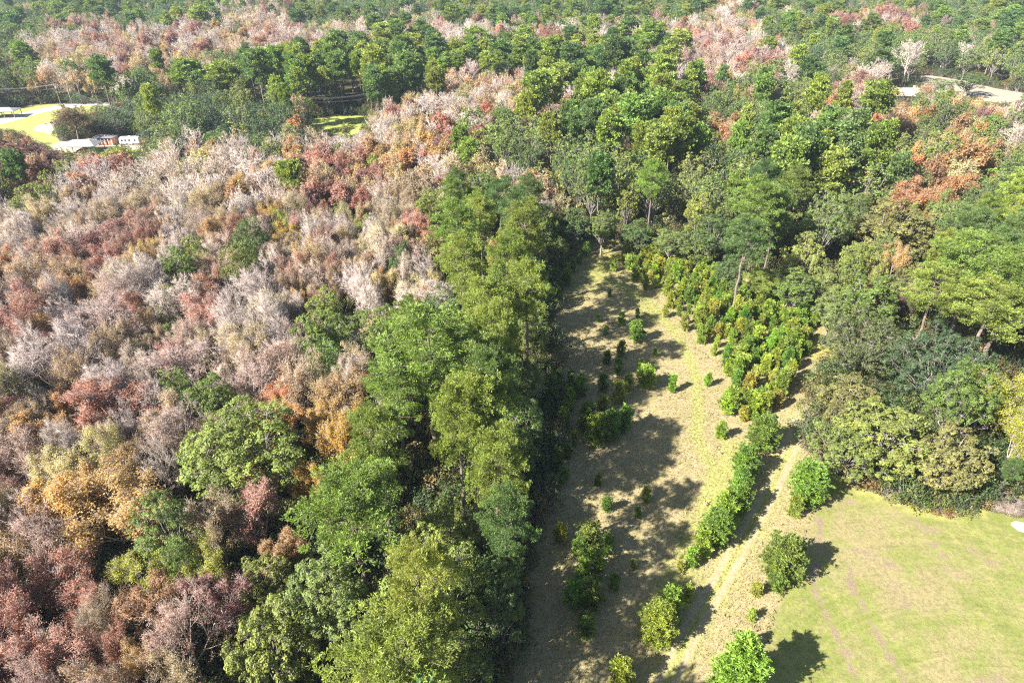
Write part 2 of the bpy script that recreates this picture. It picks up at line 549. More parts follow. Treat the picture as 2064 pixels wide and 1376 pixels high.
def bush(seed, H=2.2, W=1.6, leaf=0.17, n=26, leafmat=None, m=22):
    r = np.random.default_rng(seed)
    s = Soup()
    d = sphere_dirs(n, r, -0.1)
    B = np.array([0, 0, H * 0.45]) + d * np.array([W, W, H * 0.5]) * r.uniform(0.55, 0.95, (n, 1))
    B[:, 2] = np.maximum(B[:, 2], 0.2)
    st = r.normal(0, 0.15 * W, (n, 3)); st[:, 2] = 0
    tubes(s, st, B, np.full(n, 0.03), np.full(n, 0.01), 3, 0)
    h = np.repeat(np.arange(n), m)
    o = unit(r.normal(0, 1, (len(h), 3)) + d[h] * 0.6)
    P = B[h] + o * r.uniform(0.15, 0.5, (len(h), 1)) * W * 0.55
    P[:, 2] = np.maximum(P[:, 2], 0.05)
    leaves(s, P, o + np.array([0, 0, 0.4]), leaf, shade_of(len(h), h, r), r=r)
    return s, [M_GREYBARK, leafmat or M_LEAF]

# ------------------------------------------------------------------ object helpers
def tag(o, label=None, cat=None, group=None, kind=None):
    if label: o['label'] = label
    if cat: o['category'] = cat
    if group: o['group'] = group
    if kind: o['kind'] = kind
    return o

def link(name, me, parent=None, loc=None):
    o = bpy.data.objects.new(name, me)
    COL.objects.link(o)
    if parent: o.parent = parent
    if loc is not None: o.location = loc
    return o

def empty(name, loc, rz=0.0, scale=(1, 1, 1)):
    o = bpy.data.objects.new(name, None)
    COL.objects.link(o)
    o.location = loc; o.rotation_euler = (0, 0, rz); o.scale = scale
    o.empty_display_size = 0.5
    return o

# ------------------------------------------------------------------ what grows where, read off the photograph in 60 px cells
ZONES = [
 "M M M M M M M T T T M M M M P M P M M M M M P T T M M M R R R M M M M",
 "G K K K K K T T M T T K K K K K R R R K K K K T K M M M M G G M M M M",
 "G T K K T T G G P P P P P P P A R R P P T K K R T G G G L P B P G G G",
 "G G G G G O O O O O P P P B B B T T B T P P P G G G G G R T A G T L T",
 "D D G G O O O O O G B B T T A R G G P P P P P G A G G G G L L L T L T",
 "D D G R G T T B B B T R A A R A G G G G G P P G L P P P P L L L A L G",
 "G G B B B B T T B B R T R T R K L T A G G G G G P P P G G P L L L L G",
 "B B B T R T R T T Y T T T R G P P A D G G G G G P P G G L L L L G G L",
 "B T R R R T T R G T T B T T L P P P G G G G G G G P G G L L L G P P P",
 "T T R R R T G T B R T T T T B L P P G G G G G G G G G L L L L P P P P",
 "R T B K T A D D B T G G T B B P P P G G G G G G G G G G L G G P P P P",
 "R B B B K T T T B T G G G G P P P P G G G G G G G G G O O O O G G P P",
 "T B B B B T T B K T Y T G P P P P P G G G G G G G G G O O O O O O O O",
 "R B B B T T G G A A T T T P P P P P G G G G G G G G G O L L L L O Y Y",
 "K T R A R A T G L L G T G P P P P P G G G G G G G G G O L L L L L Y Y",
 "R A A A T K L L L L Y Y G P P P P P G G G G G G G G G O L L L L A G G",
 "R T A G A A G L R T P P P P P P P G G G G G G G G G G L L L L A A G G",
 "T R A G A L G T R G P P P P P P G G G G G G G G G G G L L L L L L G G",
 "R K G Y L A T G G T P P P P G P G G G G G G G G G G G L L L L L L G G",
 "R G R Y T Y G L L T L G P G L L G G G G G G G G G G G L L L L L L G G",
 "R Y G A L T G K T L L L L L L L G G G G G G G G G G G L L L L L L G G",
 "G R T G L K K G G L L L G P P L G G G G G G G G G G G L L L L L L G G",
 "R G T A G K R G L L L P P P P G G G G G G G G G G G G L L L L L L G G"]
TOP = [   # the far woods, in cells 60 px wide and 30 px high
 "M M M M M M M M T M M M M M M M M M M M M M M M T M M M M M M M M M M",
 "M M M M M M M T T T M M M M T M M M M M M M M T T T M M R R R M M M M",
 "G G K K K K K T T K T K K K K K K R R K K K K T K M M M M G G M M M M",
 "G K K K K T T T T K K G P P P K P P G G P P P K K T M M G G G G M M M",
 "G T K K K T T G P P P P P P P P P P P P P P K K K R T G G G L P B G G",
 "G T T G G G G G P P P P P P P A R R P P T T K K R T G G R B P B P G G",
 "G G G G G G O O O P P P P P B B T T B T T P P G G G G G R T A G T T T",
 "G G G G G O O O O O P P P B B B T T B P P P P G G G G G T A A G T T T"]
ZONES = [row.split() for row in ZONES]
TOP = [row.split() for row in TOP]
MIX = {  # what else stands among the trees of a cell
 'P': "P P P P P P G G P".split(), 'G': "G G G G G P L G O".split(), 'O': "O O O O O G G".split(), 'L': "L L L L L G G A".split(), 'T': "T T T T T T B B B R A G L".split(), 'B': "B B B B B B T T T A".split(),
 'R': "R R R R T T T A K B".split(), 'A': "A A A A A T T T G".split(), 'Y': "Y Y Y G G".split(), 'K': "K K B B B R T T T".split(), 'D': "D D D D R T".split(), 'M': "M M M M M P P P G G G L T".split()}
TINTS = {
 'P': [("bright green", (.140, .205, .044)), ("yellow-green", (.180, .225, .048)), ("deep green", (.088, .145, .046))],
 'G': [("mid green", (.120, .172, .044)), ("olive green", (.160, .200, .052)), ("dark green", (.085, .135, .044)), ("grey-green", (.140, .185, .058))],
 'O': [("dark green", (.060, .098, .046)), ("dark blue-green", (.064, .105, .060)), ("dark olive", (.090, .112, .044))],
 'L': [("olive green", (.145, .185, .052)), ("yellowish olive", (.185, .215, .060)), ("brownish olive", (.180, .178, .066))],
 'Y': [("golden", (.36, .23, .045)), ("lime yellow", (.26, .28, .035))],
 'A': [("rusty orange", (.33, .175, .085)), ("orange-brown", (.32, .20, .100)), ("amber", (.37, .25, .100))],
 'R': [("pinkish red", (.34, .175, .150)), ("dull red", (.28, .130, .100)), ("wine red", (.22, .100, .095))],
 'T': [("tan", (.37, .285, .165)), ("brown", (.29, .21, .130)), ("straw-coloured", (.37, .325, .150)), ("pale rust", (.35, .245, .165))],
 'B': [("pale grey", (.3, .26, .2)), ("whitish", (.3, .26, .2)), ("purplish grey", (.3, .26, .2)), ("warm grey", (.3, .26, .2))],
 'K': [("rosy grey", (.29, .17, .155)), ("lilac grey", (.27, .175, .17))],
 'D': [("dark purplish brown", (.14, .075, .060)), ("dark brown", (.13, .09, .05))],
 'M': [("blue-green", (.095, .160, .078)), ("mid green", (.130, .190, .065)), ("dark green", (.090, .145, .060))]}
BARKS = {"pale grey": (1.55, 1.48, 1.45), "whitish": (1.7, 1.62, 1.54), "purplish grey": (1.5, 1.40, 1.42), "warm grey": (1.65, 1.48, 1.32),
         "rosy grey": (1.5, 1.33, 1.25), "lilac grey": (1.45, 1.33, 1.34), "dark purplish brown": (.5, .42, .42), "dark brown": (.5, .45, .4)}
NAME = {'P': 'pine_tree', 'G': 'broadleaf_tree', 'M': 'broadleaf_tree', 'O': 'oak_tree', 'L': 'scrub_tree', 'Y': 'golden_tree', 'A': 'rusty_tree',
        'R': 'red_tree', 'K': 'red_tree', 'T': 'half_bare_tree', 'D': 'half_bare_tree', 'B': 'bare_tree'}
NOUN = {'P': "pine", 'G': "broadleaf tree", 'M': "broadleaf tree", 'O': "spreading oak", 'L': "bushy tree", 'Y': "autumn tree", 'A': "autumn tree",
        'R': "maple-red tree", 'K': "nearly bare tree", 'T': "half-bare tree", 'D': "sparse tree", 'B': "leafless tree"}
DIMS = {  # default crown radius and height
 'P': (4.7, 23), 'G': (4.4, 18), 'M': (4.6, 18), 'O': (6.2, 14), 'L': (4.0, 13), 'Y': (3.2, 14), 'A': (3.1, 14), 'R': (3.0, 15), 'K': (3.1, 16),
 'T': (3.0, 15), 'D': (4.2, 15), 'B': (3.1, 16)}

# ------------------------------------------------------------------ clearings, in photograph coordinates (as seen, on the ground)
MEADOW = [(975, 1700), (985, 1500), (1008, 1376), (1020, 1200), (1062, 1060), (1085, 950), (1098, 850), (1105, 700), (1100, 600), (1120, 530), (1150, 492), (1236, 482),
          (1262, 500), (1420, 541), (1530, 566), (1600, 612), (1655, 640), (1690, 668), (1712, 690), (1690, 712), (1655, 740), (1628, 800), (1622, 880), (1650, 940), (1700, 975), (1800, 1012), (1860, 1032),
          (1910, 1040), (1960, 1030), (2010, 1010), (2064, 985), (2200, 930), (2500, 900), (2700, 1100), (2800, 1700)]
LAWN = [(1500, 1700), (1515, 1376), (1560, 1240), (1600, 1140), (1635, 1040), (1665, 975), (1700, 960), (1800, 1005), (1860, 1030), (1910, 1040), (1960, 1030),
        (2010, 1010), (2064, 985), (2200, 930), (2500, 900), (2700, 1100), (2800, 1700)]
THICKET = [(1262, 505), (1330, 520), (1420, 552), (1450, 575), (1400, 578), (1350, 570), (1300, 590), (1275, 560), (1255, 530)]
THICKET2 = [(1330, 585), (1375, 590), (1430, 600), (1520, 605), (1590, 625), (1645, 660), (1630, 700), (1610, 745), (1590, 790), (1560, 830), (1520, 850), (1490, 830), (1470, 770), (1450, 730), (1400, 690), (1360, 650)]
YARD = [(-400, 300), (-300, 262), (0, 224), (60, 212), (118, 208), (140, 210), (260, 212), (262, 222), (150, 232), (130, 240), (112, 262), (120, 285), (200, 276), (300, 282), (302, 305), (200, 308), (95, 310), (60, 285), (30, 262), (-50, 262), (-200, 290)]
GLADE = [(598, 250), (640, 238), (700, 232), (752, 234), (742, 252), (728, 268), (690, 276), (640, 262)]
SAND = [(1826, 151), (1880, 153), (1945, 163), (2000, 177), (2064, 188), (2200, 205), (2200, 220), (2064, 206), (2020, 209), (1985, 204), (1940, 186), (1880, 167), (1842, 163)]
HOUSE = [(1775, 186), (1850, 184), (1856, 198), (1800, 206), (1776, 202)]
NARROW = [(1118, 482), (1092, 440), (1080, 400), (1090, 360), (1110, 400), (1130, 440), (1180, 470)]
LEFT_EDGE = [(985, 1500), (1008, 1376), (1020, 1200), (1062, 1060), (1085, 950), (1098, 850), (1105, 700), (1100, 600), (1120, 530), (1150, 492)]
CLEARINGS = [MEADOW, YARD, GLADE, SAND, HOUSE]

def in_clearing(px, py):
    c = np.zeros(np.shape(px), bool)
    for poly in CLEARINGS:
        c |= inside(poly, px, py)
    return c

# ------------------------------------------------------------------ ground
def ground_material():
    m, nt = new_mat("woodland_floor")
    geo = N(nt, "ShaderNodeNewGeometry")
    n1 = N(nt, "ShaderNodeTexNoise"); n1.inputs['Scale'].default_value = 0.35; n1.inputs['Detail'].default_value = 8
    n2 = N(nt, "ShaderNodeTexNoise"); n2.inputs['Scale'].default_value = 2.6; n2.inputs['Detail'].default_value = 6
    nt.links.new(geo.outputs['Position'], n1.inputs[0]); nt.links.new(geo.outputs['Position'], n2.inputs[0])
    c = mixc(nt, mapr(nt, n1.outputs[0], .4, .6, 0, 1), (.052, .040, .024), (.050, .058, .022))
    c = mixc(nt, mapr(nt, n2.outputs[0], .5, .72, 0, 1), c, (.14, .10, .06))
    p = N(nt, "ShaderNodeBsdfPrincipled"); p.inputs['Roughness'].default_value = .95; p.inputs['Specular IOR Level'].default_value = .1
    nt.links.new(c, p.inputs['Base Color'])
    b = N(nt, "ShaderNodeBump"); b.inputs['Strength'].default_value = .8; b.inputs['Distance'].default_value = .15
    nt.links.new(n2.outputs[0], b.inputs['Height']); nt.links.new(b.outputs[0], p.inputs['Normal'])
    o = N(nt, "ShaderNodeOutputMaterial"); nt.links.new(p.outputs[0], o.inputs[0])
    return m

def meadow_material():
    """straw, fresh grass, bare soil and dead thatch, mixed by masks stored on the sheet and broken up by noise"""
    m, nt = new_mat("meadow_grass")
    geo = N(nt, "ShaderNodeNewGeometry")
    cov = N(nt, "ShaderNodeAttribute", attribute_type='GEOMETRY', attribute_name='cover')      # r lawn, g green strip, b soil
    cov2 = N(nt, "ShaderNodeAttribute", attribute_type='GEOMETRY', attribute_name='cover2')    # r thatch, g rank yellow grass, b streak coordinate
    s1 = N(nt, "ShaderNodeSeparateXYZ"); nt.links.new(cov.outputs['Vector'], s1.inputs[0])
    s2 = N(nt, "ShaderNodeSeparateXYZ"); nt.links.new(cov2.outputs['Vector'], s2.inputs[0])
    def noise(scale, detail=6, rough=.6, stretch=None):
        n = N(nt, "ShaderNodeTexNoise"); n.inputs['Scale'].default_value = scale; n.inputs['Detail'].default_value = detail; n.inputs['Roughness'].default_value = rough
        src = geo.outputs['Position']
        if stretch:
            mp = N(nt, "ShaderNodeMapping"); mp.inputs['Rotation'].default_value = (0, 0, stretch[0]); mp.inputs['Scale'].default_value = stretch[1]
            nt.links.new(src, mp.inputs[0]); src = mp.outputs[0]
        nt.links.new(src, n.inputs[0])
        return n.outputs[0]
    big, mid, fine, tiny = noise(.07, 5), noise(.5, 7), noise(2.6, 7, .7), noise(7.0, 5, .75)
    def thr(mask, soft=.28, amount=1.3):
        a = N(nt, "ShaderNodeMath", operation='MULTIPLY_ADD')      # mask + (noise - .5) * amount
        b = N(nt, "ShaderNodeMath", operation='ADD'); nt.links.new(fine, b.inputs[0]); nt.links.new(mid, b.inputs[1])
        nt.links.new(b.outputs[0], a.inputs[0]); a.inputs[1].default_value = amount; 
        c = N(nt, "ShaderNodeMath", operation='SUBTRACT'); nt.links.new(mask, c.inputs[0]); c.inputs[1].default_value = amount
        nt.links.new(c.outputs[0], a.inputs[2])
        return mapr(nt, a.outputs[0], .5 - soft, .5 + soft, 0, 1, True)
    straw = mixc(nt, mapr(nt, fine, .32, .68, 0, 1), (.195, .155, .078), (.355, .300, .165))
    straw = mixc(nt, mapr(nt, mid, .47, .66, 0, .8), straw, (.215, .20, .075))
    straw = mixc(nt, mapr(nt, tiny, .58, .74, 0, .5), straw, (.15, .105, .06))
    lawn = mixc(nt, mapr(nt, mid, .40, .60, 0, 1), (.130, .165, .034), (.215, .225, .066))
    lawn = mixc(nt, mapr(nt, big, .44, .58, 0, .9), lawn, (.245, .205, .105))
    lawn = mixc(nt, mapr(nt, noise(.22, 7, .65), .49, .62, 0, .75), lawn, (.150, .195, .034))
    lawn = mixc(nt, mapr(nt, noise(1.1, 7, .7), .52, .66, 0, .6), lawn, (.150, .115, .060))
    lawn = mixc(nt, mapr(nt, fine, .46, .64, 0, .7), lawn, (.090, .095, .032))
    lawn = mixc(nt, mapr(nt, tiny, .52, .66, 0, .9), lawn, (.12, .085, .045))
    # mower lines curve with the stored coordinate
    sx = N(nt, "ShaderNodeCombineXYZ"); nt.links.new(s2.outputs[2], sx.inputs[0])
    st = N(nt, "ShaderNodeTexNoise"); st.inputs['Scale'].default_value = 1.1; st.inputs['Detail'].default_value = 5; nt.links.new(sx.outputs[0], st.inputs[0])
    lawn = mixc(nt, mapr(nt, st.outputs[0], .40, .62, 0, .25), lawn, (.285, .250, .115))
    c = mixc(nt, thr(s1.outputs[0]), straw, lawn)
    green = mixc(nt, mapr(nt, fine, .35, .65, 0, 1), (.185, .19, .058), (.31, .30, .105))
    c = mixc(nt, thr(s1.outputs[1], .3, 1.1), c, green)
    rank = mixc(nt, mapr(nt, fine, .35, .65, 0, 1), (.21, .215, .055), (.34, .325, .095))
    c = mixc(nt, thr(s2.outputs[1], .3, 1.2), c, rank)
    soil = mixc(nt, mapr(nt, fine, .35, .65, 0, 1), (.26, .20, .135), (.37, .30, .21))
    c = mixc(nt, thr(s1.outputs[2], .35, .9), c, soil)
    thatch = mixc(nt, mapr(nt, tiny, .4, .6, 0, 1), (.135, .098, .068), (.25, .19, .135))
    c = mixc(nt, thr(s2.outputs[0], .32, 2.2), c, thatch)
    p = N(nt, "ShaderNodeBsdfPrincipled"); p.inputs['Roughness'].default_value = .95; p.inputs['Specular IOR Level'].default_value = .1
    nt.links.new(c, p.inputs['Base Color'])
    hsum = N(nt, "ShaderNodeMath", operation='ADD'); nt.links.new(fine, hsum.inputs[0]); nt.links.new(tiny, hsum.inputs[1])
    b = N(nt, "ShaderNodeBump"); b.inputs['Strength'].default_value = .8; b.inputs['Distance'].default_value = .08
    nt.links.new(hsum.outputs[0], b.inputs['Height']); nt.links.new(b.outputs[0], p.inputs['Normal'])
    o = N(nt, "ShaderNodeOutputMaterial"); nt.links.new(p.outputs[0], o.inputs[0])
    return m

M_GROUND = ground_material()
me = bpy.data.meshes.new("ground")
me.from_pydata([(-4000, -1500, 0), (4000, -1500, 0), (4000, 7000, 0), (-4000, 7000, 0)], [], [(0, 1, 2, 3)])
me.materials.append(M_GROUND)
tag(link("ground", me), kind='structure', label="dark leaf-littered floor of the woodland")

def line_mask(P, pts, half, soft):
    return np.clip(1 - (dist_line(P, pts) - half) / soft, 0, 1)

def soft_poly(P, pts, soft):
    """1 inside a ground polygon, falling to 0 over `soft` metres outside, 0.5 on the line"""
    pts = [tuple(p) for p in pts]
    d = dist_line(P, pts + [pts[0]])
    s = np.where(inside(pts, P[:, 0], P[:, 1]), d, -d)
    return np.clip(0.5 + s / (2 * soft), 0, 1)

G = poly_ground
TRACK_L = G([(1608, 832), (1590, 880), (1562, 940), (1535, 1000), (1500, 1060), (1462, 1125), (1425, 1190), (1392, 1240), (1362, 1300), (1325, 1376), (1290, 1450), (1250, 1560)])
TRACK_R = [(x + 1.75, y - 0.35) for x, y in TRACK_L]
TRACK_M = [(x + 0.87, y - 0.17) for x, y in TRACK_L]
PATH_A = G([(1290, 590), (1350, 655), (1385, 712), (1402, 760), (1406, 830), (1404, 880), (1425, 925), (1440, 950), (1425, 1010), (1405, 1060), (1390, 1110)])
PATH_B = G([(1208, 530), (1205, 560), (1250, 575), (1300, 610), (1320, 640)])
THATCH = [G([(1652, 1045), (1650, 1110), (1640, 1190), (1662, 1235), (1690, 1290), (1712, 1340), (1735, 1400)]),
          G([(1712, 1140), (1718, 1190), (1745, 1240), (1780, 1300), (1812, 1350), (1830, 1400)]),
          G([(1725, 1110), (1790, 1130), (1800, 1180), (1830, 1220)]), G([(1880, 1100), (1905, 1130), (1925, 1150)]), G([(1960, 1110), (1990, 1130)]),
          G([(1810, 1045), (1850, 1052)]), G([(1660, 1005), (1710, 1012)]), G([(1855, 1062), (1880, 1066)]), G([(1950, 1380), (2030, 1376)])]
MEADOW_G, LAWN_G = G(MEADOW), G(LAWN)

def sheet(name, poly, res, z, keep_fn=None, bump=0.0, mat=None, seed=3):
    P = np.array(poly)
    x0, y0 = P.min(0) - 2; x1, y1 = P.max(0) + 2
    xs = np.arange(x0, x1, res); ys = np.arange(y0, y1, res)
    X, Y = np.meshgrid(xs, ys)
    r = np.random.default_rng(seed)
    X = X + r.uniform(-.3, .3, X.shape) * res; Y = Y + r.uniform(-.3, .3, Y.shape) * res
    V = np.stack([X.ravel(), Y.ravel()], 1)
    ok = keep_fn(V).reshape(X.shape)
    c = ok[:-1, :-1] & ok[1:, :-1] & ok[:-1, 1:] & ok[1:, 1:]
    ii, jj = np.nonzero(c)
    w = X.shape[1]
    a = ii * w + jj
    F = np.stack([a, a + 1, a + w + 1, a + w], 1)
    used = np.unique(F); remap = np.zeros(len(V), int); remap[used] = np.arange(len(used))
    V = V[used]; F = remap[F]
    Z = z + bump * (np.sin(V[:, 0] * .21 + 1) * np.cos(V[:, 1] * .17) + .5 * np.sin(V[:, 0] * .6 + V[:, 1] * .45)) * .5 + bump * .75
    me = bpy.data.meshes.new(name)
    me.vertices.add(len(V)); me.vertices.foreach_set('co', np.column_stack([V, Z]).astype(np.float32).ravel())
    me.loops.add(F.size); me.loops.foreach_set('vertex_index', F.astype(np.int32).ravel())
    me.polygons.add(len(F)); me.polygons.foreach_set('loop_start', (np.arange(len(F)) * 4).astype(np.int32))
    me.polygons.foreach_set('use_smooth', np.ones(len(F), bool))
    me.materials.append(mat)
    me.update(calc_edges=True)
    return me, V

def put_cover(me, V):
    far_s = np.clip((V[:, 1] - 118) / 25, 0, 1)
    lawn = soft_poly(V, LAWN_G, 1.3)
    green = np.maximum(line_mask(V, PATH_A, .4, 1.8) * .74, line_mask(V, PATH_B, 1.2, 2.0))
    green = np.maximum(green, line_mask(V, TRACK_M, .35, .5) * .9)
    green = np.maximum(green, line_mask(V, TRACK_M, 1.2, 3.2) * .55)
    green = np.maximum(green, far_s * .45)
    wav = .5 + .5 * np.sin(V[:, 0] * .33 + np.sin(V[:, 1] * .21) * 2)
    green = np.maximum(green, line_mask(V, G([(1480, 900), (1465, 960), (1420, 1060), (1370, 1160), (1340, 1220)]), .8, 3.0) * .85)
    soil = np.maximum(line_mask(V, TRACK_L, .12, .75), line_mask(V, TRACK_R, .12, .75)) * (.60 + .12 * np.sin(V[:, 1] * .9) * np.cos(V[:, 0] * .7 + 1))
    soil = np.maximum(soil, line_mask(V, G([(1605, 850), (1620, 870), (1615, 900)]), .6, 1.6) * .6)
    th = np.zeros(len(V))
    for i, t in enumerate(THATCH):
        th = np.maximum(th, line_mask(V, t, .10 if i < 2 else .2, .8 if i < 2 else 1.6) * (.66 if i < 2 else .5))
    edge = G([(1650, 940), (1700, 975), (1800, 1012), (1860, 1032), (1910, 1040), (1960, 1030), (2010, 1010), (2064, 985), (2200, 930)])
    rank = line_mask(V, edge, .3, 3.0) * .55
    rank = np.maximum(rank, line_mask(V, G([(1700, 690), (1660, 705)]), 3.0, 3.5))
    rank = np.maximum(rank, line_mask(V, G([(1240, 520), (1330, 560), (1420, 560), (1480, 585), (1560, 600)]), 1.5, 4.0) * .8)
    ctr = np.array(at(2350, 1900)[:2])
    rad = np.linalg.norm(V - ctr, axis=1)
    a = me.attributes.new('cover', 'FLOAT_VECTOR', 'POINT'); a.data.foreach_set('vector', np.column_stack([lawn, green, soil]).astype(np.float32).ravel())
    a = me.attributes.new('cover2', 'FLOAT_VECTOR', 'POINT'); a.data.foreach_set('vector', np.column_stack([th, rank, rad]).astype(np.float32).ravel())
    return lawn, green, rank

M_MEADOW = meadow_material()
lawn_keep = lambda V: inside(LAWN_G, V[:, 0], V[:, 1])
track_keep = lambda V: dist_line(V, TRACK_M) < 1.75
meadow_keep = lambda V: (soft_poly(V, MEADOW_G, 2.0) > 0.1)
big, V = sheet("meadow", MEADOW_G, .45, .02, lambda V: meadow_keep(V) & ~(soft_poly(V, LAWN_G, .5) > .98), .10, M_MEADOW)
put_cover(big, V); tag(link("meadow", big), kind='structure', label="rough straw-coloured meadow between the two woods")
lw, V = sheet("lawn", LAWN_G, .45, .05, lambda V: soft_poly(V, LAWN_G, .5) > .3, .10, M_MEADOW, 4)
put_cover(lw, V); tag(link("lawn", lw), kind='structure', label="mown yellow-green lawn at the lower right")
tk, V = sheet("dirt_track", TRACK_L, .3, .05, track_keep, .10, M_MEADOW, 5)
put_cover(tk, V); tag(link("dirt_track", tk), kind='structure', label="two-rut dirt track along the rows of young pines")

def small_sheet(name, pts, z, col_a, col_b, label, scale=.4):
    m, nt = new_mat(name)
    geo = N(nt, "ShaderNodeNewGeometry"); n = N(nt, "ShaderNodeTexNoise"); n.inputs['Scale'].default_value = scale; n.inputs['Detail'].default_value = 8
    nt.links.new(geo.outputs['Position'], n.inputs[0])
    c = mixc(nt, mapr(nt, n.outputs[0], .38, .62, 0, 1), col_a, col_b)
    p = N(nt, "ShaderNodeBsdfPrincipled"); p.inputs['Roughness'].default_value = .9; nt.links.new(c, p.inputs['Base Color'])
    o = N(nt, "ShaderNodeOutputMaterial"); nt.links.new(p.outputs[0], o.inputs[0])
    P = poly_ground(pts)
    # wander the outline a little so that it is no ruled line
    out = []
    r = np.random.default_rng(len(pts))
    for a, b in zip(P, P[1:] + P[:1]):
        a = np.array(a); b = np.array(b); k = max(1, int(np.linalg.norm(b - a) / 4))
        for i in range(k): out.append(tuple(a + (b - a) * i / k + (r.normal(0, .35, 2) if i else 0)))
    import mathutils
    tri = mathutils.geometry.tessellate_polygon([[Vector((x, y, 0)) for x, y in out]])
    me = bpy.data.meshes.new(name); me.from_pydata([(x, y, z) for x, y in out], [], [tuple(t) for t in tri]); me.materials.append(m)
    return tag(link(name, me), kind='structure', label=label)

small_sheet("yard", YARD, .006, (.19, .215, .04), (.25, .24, .07), "yellow-green grass of the yard beside the road")
small_sheet("dry_grass_patch", [(65, 262), (80, 250), (116, 243), (112, 262), (100, 272)], .012, (.32, .25, .17), (.40, .31, .22), "dry pinkish grass in the middle of the yard")
small_sheet("road", [(-300, 275), (0, 239), (60, 224), (115, 212), (170, 208), (262, 205), (262, 210), (180, 213), (125, 219), (90, 226), (0, 251), (-300, 300)], .018, (.36, .34, .31), (.44, .42, .39), "pale road that curves past the yard")
small_sheet("driveway", [(100, 298), (120, 285), (150, 282), (200, 277), (300, 281), (300, 300), (200, 304), (110, 309)], .020, (.27, .22, .16), (.34, .29, .22), "pale sandy drive in front of the camper")
small_sheet("glade", GLADE, .006, (.20, .235, .04), (.26, .28, .055), "bright mown glade behind the pale bare trees")
small_sheet("sand_field", SAND, .006, (.24, .205, .15), (.31, .265, .20), "pale sandy field beyond the house")
small_sheet("house_yard", HOUSE, .006, (.26, .20, .13), (.33, .27, .18), "bare ground round the house")

# ------------------------------------------------------------------ tree prototypes: meshes only, shared by every copy
PROTO = {}
def proto(key, maker, W0, H0):
    s, mats = maker
    far_one = key.startswith('far')
    d = {'W': W0, 'H': H0, 'wood': None if far_one else s.mesh(key + "_wood", mats, 0), 'leaf': None,
         'all': s.mesh(key, mats) if far_one or key.startswith('bush') else None}
    if not far_one and any((m_ == 1).any() for m_ in s.mi):
        d['leaf'] = s.mesh(key + "_leaves", mats, 1)
    return d

def build_protos():
    near, far = {}, {}
    near['P'] = [proto("pine%d" % i, pine_tree(100 + i, 23, 4.7, bare=(.52, .6, .5, .64, .56, .6, .48)[i], branches=(46, 52, 56, 40, 60, 48, 64)[i], size=.38), 4.7, 23) for i in range(7)]
    far['P'] = [proto("far_pine%d" % i, pine_tree(120 + i, 23, 4.7, bare=(.55, .62, .5, .66)[i], far=True, branches=44), 4.7, 23) for i in range(4)]
    near['G'] = [proto("broad%d" % i, broad_tree(200 + i, 18, 4.4, low=(.22, .3, .15, .25, .2)[i], blobs=(34, 30, 42, 26, 38)[i], lump=(1, 1.1, .85, 1.15, .95)[i]), 4.4, 18) for i in range(5)]
    far['G'] = far['M'] = [proto("far_broad%d" % i, broad_tree(220 + i, 18, 4.4, low=.2, far=True, blobs=30), 4.4, 18) for i in range(4)]
    near['M'] = near['G']
    near['O'] = [proto("oak%d" % i, broad_tree(240 + i, 14, 6.2, low=.12, blobs=50, lump=.8, leaf=.21, dens=.7), 6.2, 14) for i in range(3)]
    far['O'] = [proto("far_oak%d" % i, broad_tree(250 + i, 14, 6.2, low=.12, blobs=42, lump=.8, far=True), 6.2, 14) for i in range(2)]
    near['L'] = [proto("scrub%d" % i, broad_tree(260 + i, 13, 4.0, low=.04, blobs=(46, 40, 54, 44)[i], lump=(.72, .8, .66, .75)[i], leaf=.2, flat=1.1, dens=.6), 4.0, 13) for i in range(4)]
    far['L'] = [proto("far_scrub%d" % i, broad_tree(270 + i, 13, 4.0, low=.05, blobs=40, lump=.75, far=True), 4.0, 13) for i in range(2)]
    near['A'] = near['Y'] = [proto("rusty%d" % i, open_tree(300 + i, leafy=(13, 17, 11, 14)[i], leaf=.21, H=14, W=3.5, n=(7, 5, 5, 4), stems=(1, 2, 1, 2)[i]), 3.5, 14) for i in range(4)]
    far['A'] = far['Y'] = [proto("far_rusty%d" % i, open_tree(310 + i, leafy=12, leaf=.28, H=14, W=3.5, far=True), 3.5, 14) for i in range(3)]
    near['R'] = [proto("red%d" % i, open_tree(320 + i, leafy=(9, 12, 7)[i], leaf=.195, H=15, W=3.4, n=(7, 5, 5, 4)), 3.4, 15) for i in range(3)]
    far['R'] = [proto("far_red%d" % i, open_tree(330 + i, leafy=8, leaf=.26, H=15, W=3.4, far=True), 3.4, 15) for i in range(2)]
    near['T'] = near['D'] = [proto("half_bare%d" % i, open_tree(340 + i, leafy=(5, 8, 4, 10)[i], leaf=.185, H=15, W=3.4, n=(7, 5, 5, 4), stems=(1, 1, 2, 2)[i]), 3.4, 15) for i in range(4)]
    far['T'] = far['D'] = [proto("far_half_bare%d" % i, open_tree(350 + i, leafy=6, leaf=.24, H=15, W=3.4, far=True), 3.4, 15) for i in range(3)]
    near['B'] = [proto("bare%d" % i, open_tree(360 + i, H=16, W=3.6, n=(7, 5, 5, 4), stems=(1, 2, 1, 3, 2)[i], spread=(1, .85, .9, .7, .8)[i]), 3.6, 16) for i in range(5)]
    far['B'] = [proto("far_bare%d" % i, open_tree(370 + i, H=16, W=3.6, far=True, spread=.85), 3.6, 16) for i in range(3)]
    near['K'] = [proto("blush%d" % i, open_tree(380 + i, leafy=2, leaf=.2, H=16, W=3.6, n=(7, 5, 5, 4)), 3.6, 16) for i in range(2)]
    far['K'] = [proto("far_blush%d" % i, open_tree(390 + i, leafy=2, leaf=.22, H=16, W=3.6, far=True), 3.6, 16) for i in range(2)]
    return near, far
NEAR, FAR = build_protos()
